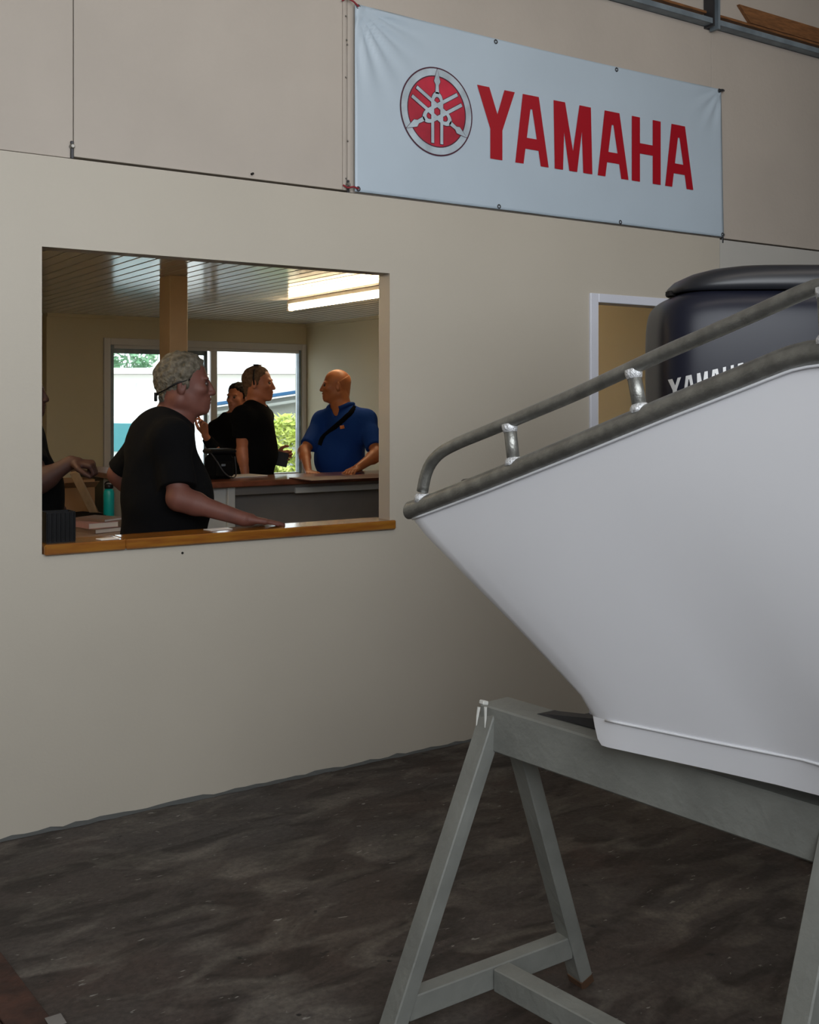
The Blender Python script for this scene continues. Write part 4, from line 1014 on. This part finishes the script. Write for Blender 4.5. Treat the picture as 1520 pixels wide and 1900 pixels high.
# --- 2: cropped-haired man in black, sunglasses on his crown
Z2 = 8.12
tf, tl = tfr(-8); hf, _ = tfr(-6)
J = dict(tf=tf, tl=tl, neck=at(474, 757, Z2), chest=at(474, 795, Z2), chest_r=(.125, .165, .20), belly=at(479, 845, Z2), belly_r=(.135, .155, .20), hips=at(472, 905, Z2), hips_r=(.145, .165, .17),
         shR=at(462, 775, Z2) - tl * .155, shL=at(478, 775, Z2) + tl * .155)
hd2 = Head(at(480, 712, Z2), hf, (0, 0, 1), 1.08)
E3_ = at(451, 838, 8.0); W3 = at(457, 893, 7.98)
E4 = at(486, 838, 8.3); W4 = at(511, 845, 8.2)
m2 = build_person('person', 'short-haired man in black t-shirt, sunglasses on his crown, facing the blue polo', (J['hips'][0], J['hips'][1]), J, hd2, .058, 'skin2', 'black_cloth', 'denim', h=.0055, hs=.007,
    arms=[dict(s='shR', E=E3_, W=W3, d=-Up + tf * .2, n=tl, side=-1, curl=(.4,) * 4, sleeve=.55, k=1.12),
          dict(s='shL', E=E4, W=W4, d=Rt, n=-tl, side=-1, curl=(.75, .75, .75, .75), thumb=.9, sleeve=.6)])
hd2.hair(m2, 'hair_short', (.004, .04), .006, .0012, .004)
gl = []
for q in (-1, 1):
    gl.append(tube([hd2.p(-.010, q * .085, -.01), hd2.p(-.016, q * .088, .04), hd2.p(-.012, q * .070, .095)], .006, 6))
    c = hd2.p(-.008, q * .030, .128); Rm = Matrix((hd2.l, hd2.f, hd2.u)).transposed().to_4x4(); Rm.translation = Vector(c)
    gl.append(xf(bbox(-.028, .028, -.020, .020, -.004, .004, .006), Rm))
obj('sunglasses', join(*gl), 'black_plastic', m2, True)
ph = at(523, 852, 8.16)
tag(obj('wallet', beam(ph - Up * .052 + Rt * -.01, ph + Up * .052 + Rt * .012, .092, .016, tuple(Rt), .004), 'black_plastic'), 'black wallet held out by the man with sunglasses on his crown', 'wallet')

# --- 3: bald man in blue polo with cross-body strap
Z3 = 8.5
bd, _ = tfr(-138); bl_ = nrm(np.cross(Up, bd)); hf, _ = tfr(-172)
J = dict(tf=bd, tl=bl_, neck=at(634, 757, Z3), chest=at(640, 800, Z3), chest_r=(.14, .195, .21), belly=at(631, 850, Z3), belly_r=(.185, .20, .21), hips=at(632, 915, Z3 + .03), hips_r=(.165, .19, .17),
         shR=at(598, 782, Z3 + .08), shL=at(680, 782, Z3 - .06))
hd3 = Head(at(623, 716, Z3), hf, (0, 0, 1), 1.06)
E5 = at(564, 838, 8.35); W5 = at(572, 876, 8.10)
E6 = at(700, 843, 8.25); W6 = at(664, 868, 8.02)
m3 = build_person('person', 'bald man in blue polo shirt with black cross-body strap, leaning on the counter', (J['hips'][0], J['hips'][1]), J, hd3, .062, 'skin3', 'blue_cloth', 'denim', h=.0055, hs=.007,
    arms=[dict(s='shR', E=E5, W=W5, d=(at(590, 884, 7.86) - W5), n=(0, 0, -1), side=1, curl=(.1,) * 4, thumb=.2, sleeve=.80, k=1.05),
          dict(s='shL', E=E6, W=W6, d=(at(636, 882, 7.80) - W6), n=-Up * 1.0 + Rt * .1, side=-1, curl=(.35,) * 4, thumb=.4, sleeve=.80, k=1.15, hs=1.05)], shirt_name='polo_shirt', jowl=.006, vneck=at(616, 788, Z3 - .20))
hd3.hair(m3, 'stubble', (.012, .05), .0012, .0, .004, name='stubble_hair', cap_top=.052)
# collar, strap and breast print
nk = J['neck']
cpts = [nk + Up * (.030 - .045 * max(0, math.cos(a))) + bd * (.095 * math.cos(a) + .01) + bl_ * .098 * math.sin(a) for a in np.linspace(.75, 2 * math.pi - .75, 24)]
obj('collar', tube(cpts, .017, 8), 'blue_cloth', m3, True)
strap = [at(661, 752, Z3 + .02), at(648, 765, Z3 - .10), at(630, 780, Z3 - .165), at(612, 795, Z3 - .185), at(600, 808, Z3 - .15), at(590, 822, Z3 - .06)]
def ribbon(pts, wdt, nrm_, th=.004):
    V = []; Fc = []; n = len(pts)
    for i, p in enumerate(pts):
        d = nrm(pts[min(i + 1, n - 1)] - pts[max(i - 1, 0)]); s = nrm(np.cross(d, nrm_)); 
        for a, b in ((-1, 0), (1, 0), (1, 1), (-1, 1)): V.append(tuple(p + s * a * wdt / 2 + np.array(nrm_) * b * th))
    for i in range(n - 1):
        for k in range(4): a = i * 4 + k; b = i * 4 + (k + 1) % 4; Fc.append((a, b, b + 4, a + 4))
    Fc += [(0, 1, 2, 3), tuple(range(4 * n - 4, 4 * n))[::-1]]; return V, Fc
STR3 = strap
def project_strap(pts_px, objn, root, width, m, name, offs=.006):
    """lay a strap over the shirt surface: cast from in front of it along the view"""
    pts = []
    me = None
    for c in root.children:
        if c.name.startswith(objn): me = c
    dg = bpy.context.evaluated_depsgraph_get(); dg.update(); from mathutils.bvhtree import BVHTree
    bv = BVHTree.FromObject(me, dg); off = Vector(root.location)
    for (x, y) in pts_px:
        o_ = Vector(at(x, y, 5.5)) - off; d_ = Vector(at(x, y, 9) - at(x, y, 5.5)).normalized(); h_ = bv.ray_cast(o_, d_)
        if h_[0] is not None: pts.append(np.array(h_[0] + off) - np.array(d_) * offs)
    return obj(name, ribbon(pts, width, -nrm(at(x, y, 9) - CAM)), m, root, True)
bpy.context.view_layer.update()
project_strap([(660, 754), (657, 758), (653, 763), (649, 768), (643, 773), (637, 779), (630, 785), (623, 791), (616, 797), (609, 803), (603, 808), (598, 814), (595, 820), (593, 826)], 'polo_shirt', m3, .038, 'black_cloth', 'cross_body_strap')
project_strap([(631, 793), (635, 792.5), (639, 791.5)], 'polo_shirt', m3, .026, 'orange', 'breast_print')

# --- 4: man in dark long sleeves behind, hand raised
Z4 = 8.75
tf, tl = tfr(-150); hf, _ = tfr(-120)
J = dict(tf=tf, tl=tl, neck=at(436, 772, Z4), chest=at(428, 815, Z4), chest_r=(.12, .16, .20), belly=at(425, 860, Z4), belly_r=(.13, .155, .18), hips=at(425, 905, Z4), hips_r=(.14, .16, .16),
         shR=at(404, 799, Z4), shL=at(455, 790, Z4 - .05))
hd4 = Head(at(441, 738, Z4), hf, (0, 0, 1), 0.95)
E7 = at(404, 842, 8.60); W7 = at(381, 808, 8.50)
m4 = build_person('person', 'dark-haired man in dark long sleeves half hidden at back, one hand raised', (J['hips'][0], J['hips'][1]), J, hd4, .054, 'skin2', 'dark_cloth', 'denim', h=.006, hs=.007,
    arms=[dict(s='shR', E=E7, W=W7, d=(at(377, 782, 8.48) - W7), n=-Rt * .3 + Fw * -.4, side=-1, curl=(.12, .6, .75, .8), thumb=.1, sleeve=1.85, hs=1.05),
          dict(s='shL', E=at(465, 838, Z4), W=at(455, 880, Z4 - .15), d=-Up, n=-tl, side=1, sleeve=1.8)], shirt_name='jumper')
hd4.hair(m4, 'hair_dark', (0, .03), .012, .003, .004)

# --- 5: man cut off by the left edge of the opening
Z5 = 5.35
tf, tl = tfr(12); hf, _ = tfr(8)
J = dict(tf=tf, tl=tl, neck=at(34, 782, Z5), chest=at(34, 850, Z5), chest_r=(.13, .175, .20), belly=at(54, 925, Z5), belly_r=(.165, .17, .20), hips=at(48, 1000, Z5), hips_r=(.15, .17, .17),
         shR=at(52, 815, Z5) - tl * .16, shL=at(36, 815, Z5) + tl * .16)
hd5 = Head(at(45, 730, Z5), hf, (0, 0, 1), 1.0)
E8 = at(72, 895, 5.08); W8 = at(131, 858, 5.12)
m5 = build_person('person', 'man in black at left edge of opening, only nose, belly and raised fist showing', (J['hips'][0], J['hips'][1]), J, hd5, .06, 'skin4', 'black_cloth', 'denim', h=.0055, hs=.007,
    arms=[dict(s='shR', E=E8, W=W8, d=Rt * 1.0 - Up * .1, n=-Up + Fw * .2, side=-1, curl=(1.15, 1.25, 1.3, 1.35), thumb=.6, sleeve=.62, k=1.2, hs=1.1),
          dict(s='shL', E=at(20, 890, 5.6), W=at(60, 930, 5.6), d=Rt, n=-Up, side=1, sleeve=.6)])
hd5.hair(m5, 'hair_dark', (0, .03), .010, .003, .004)
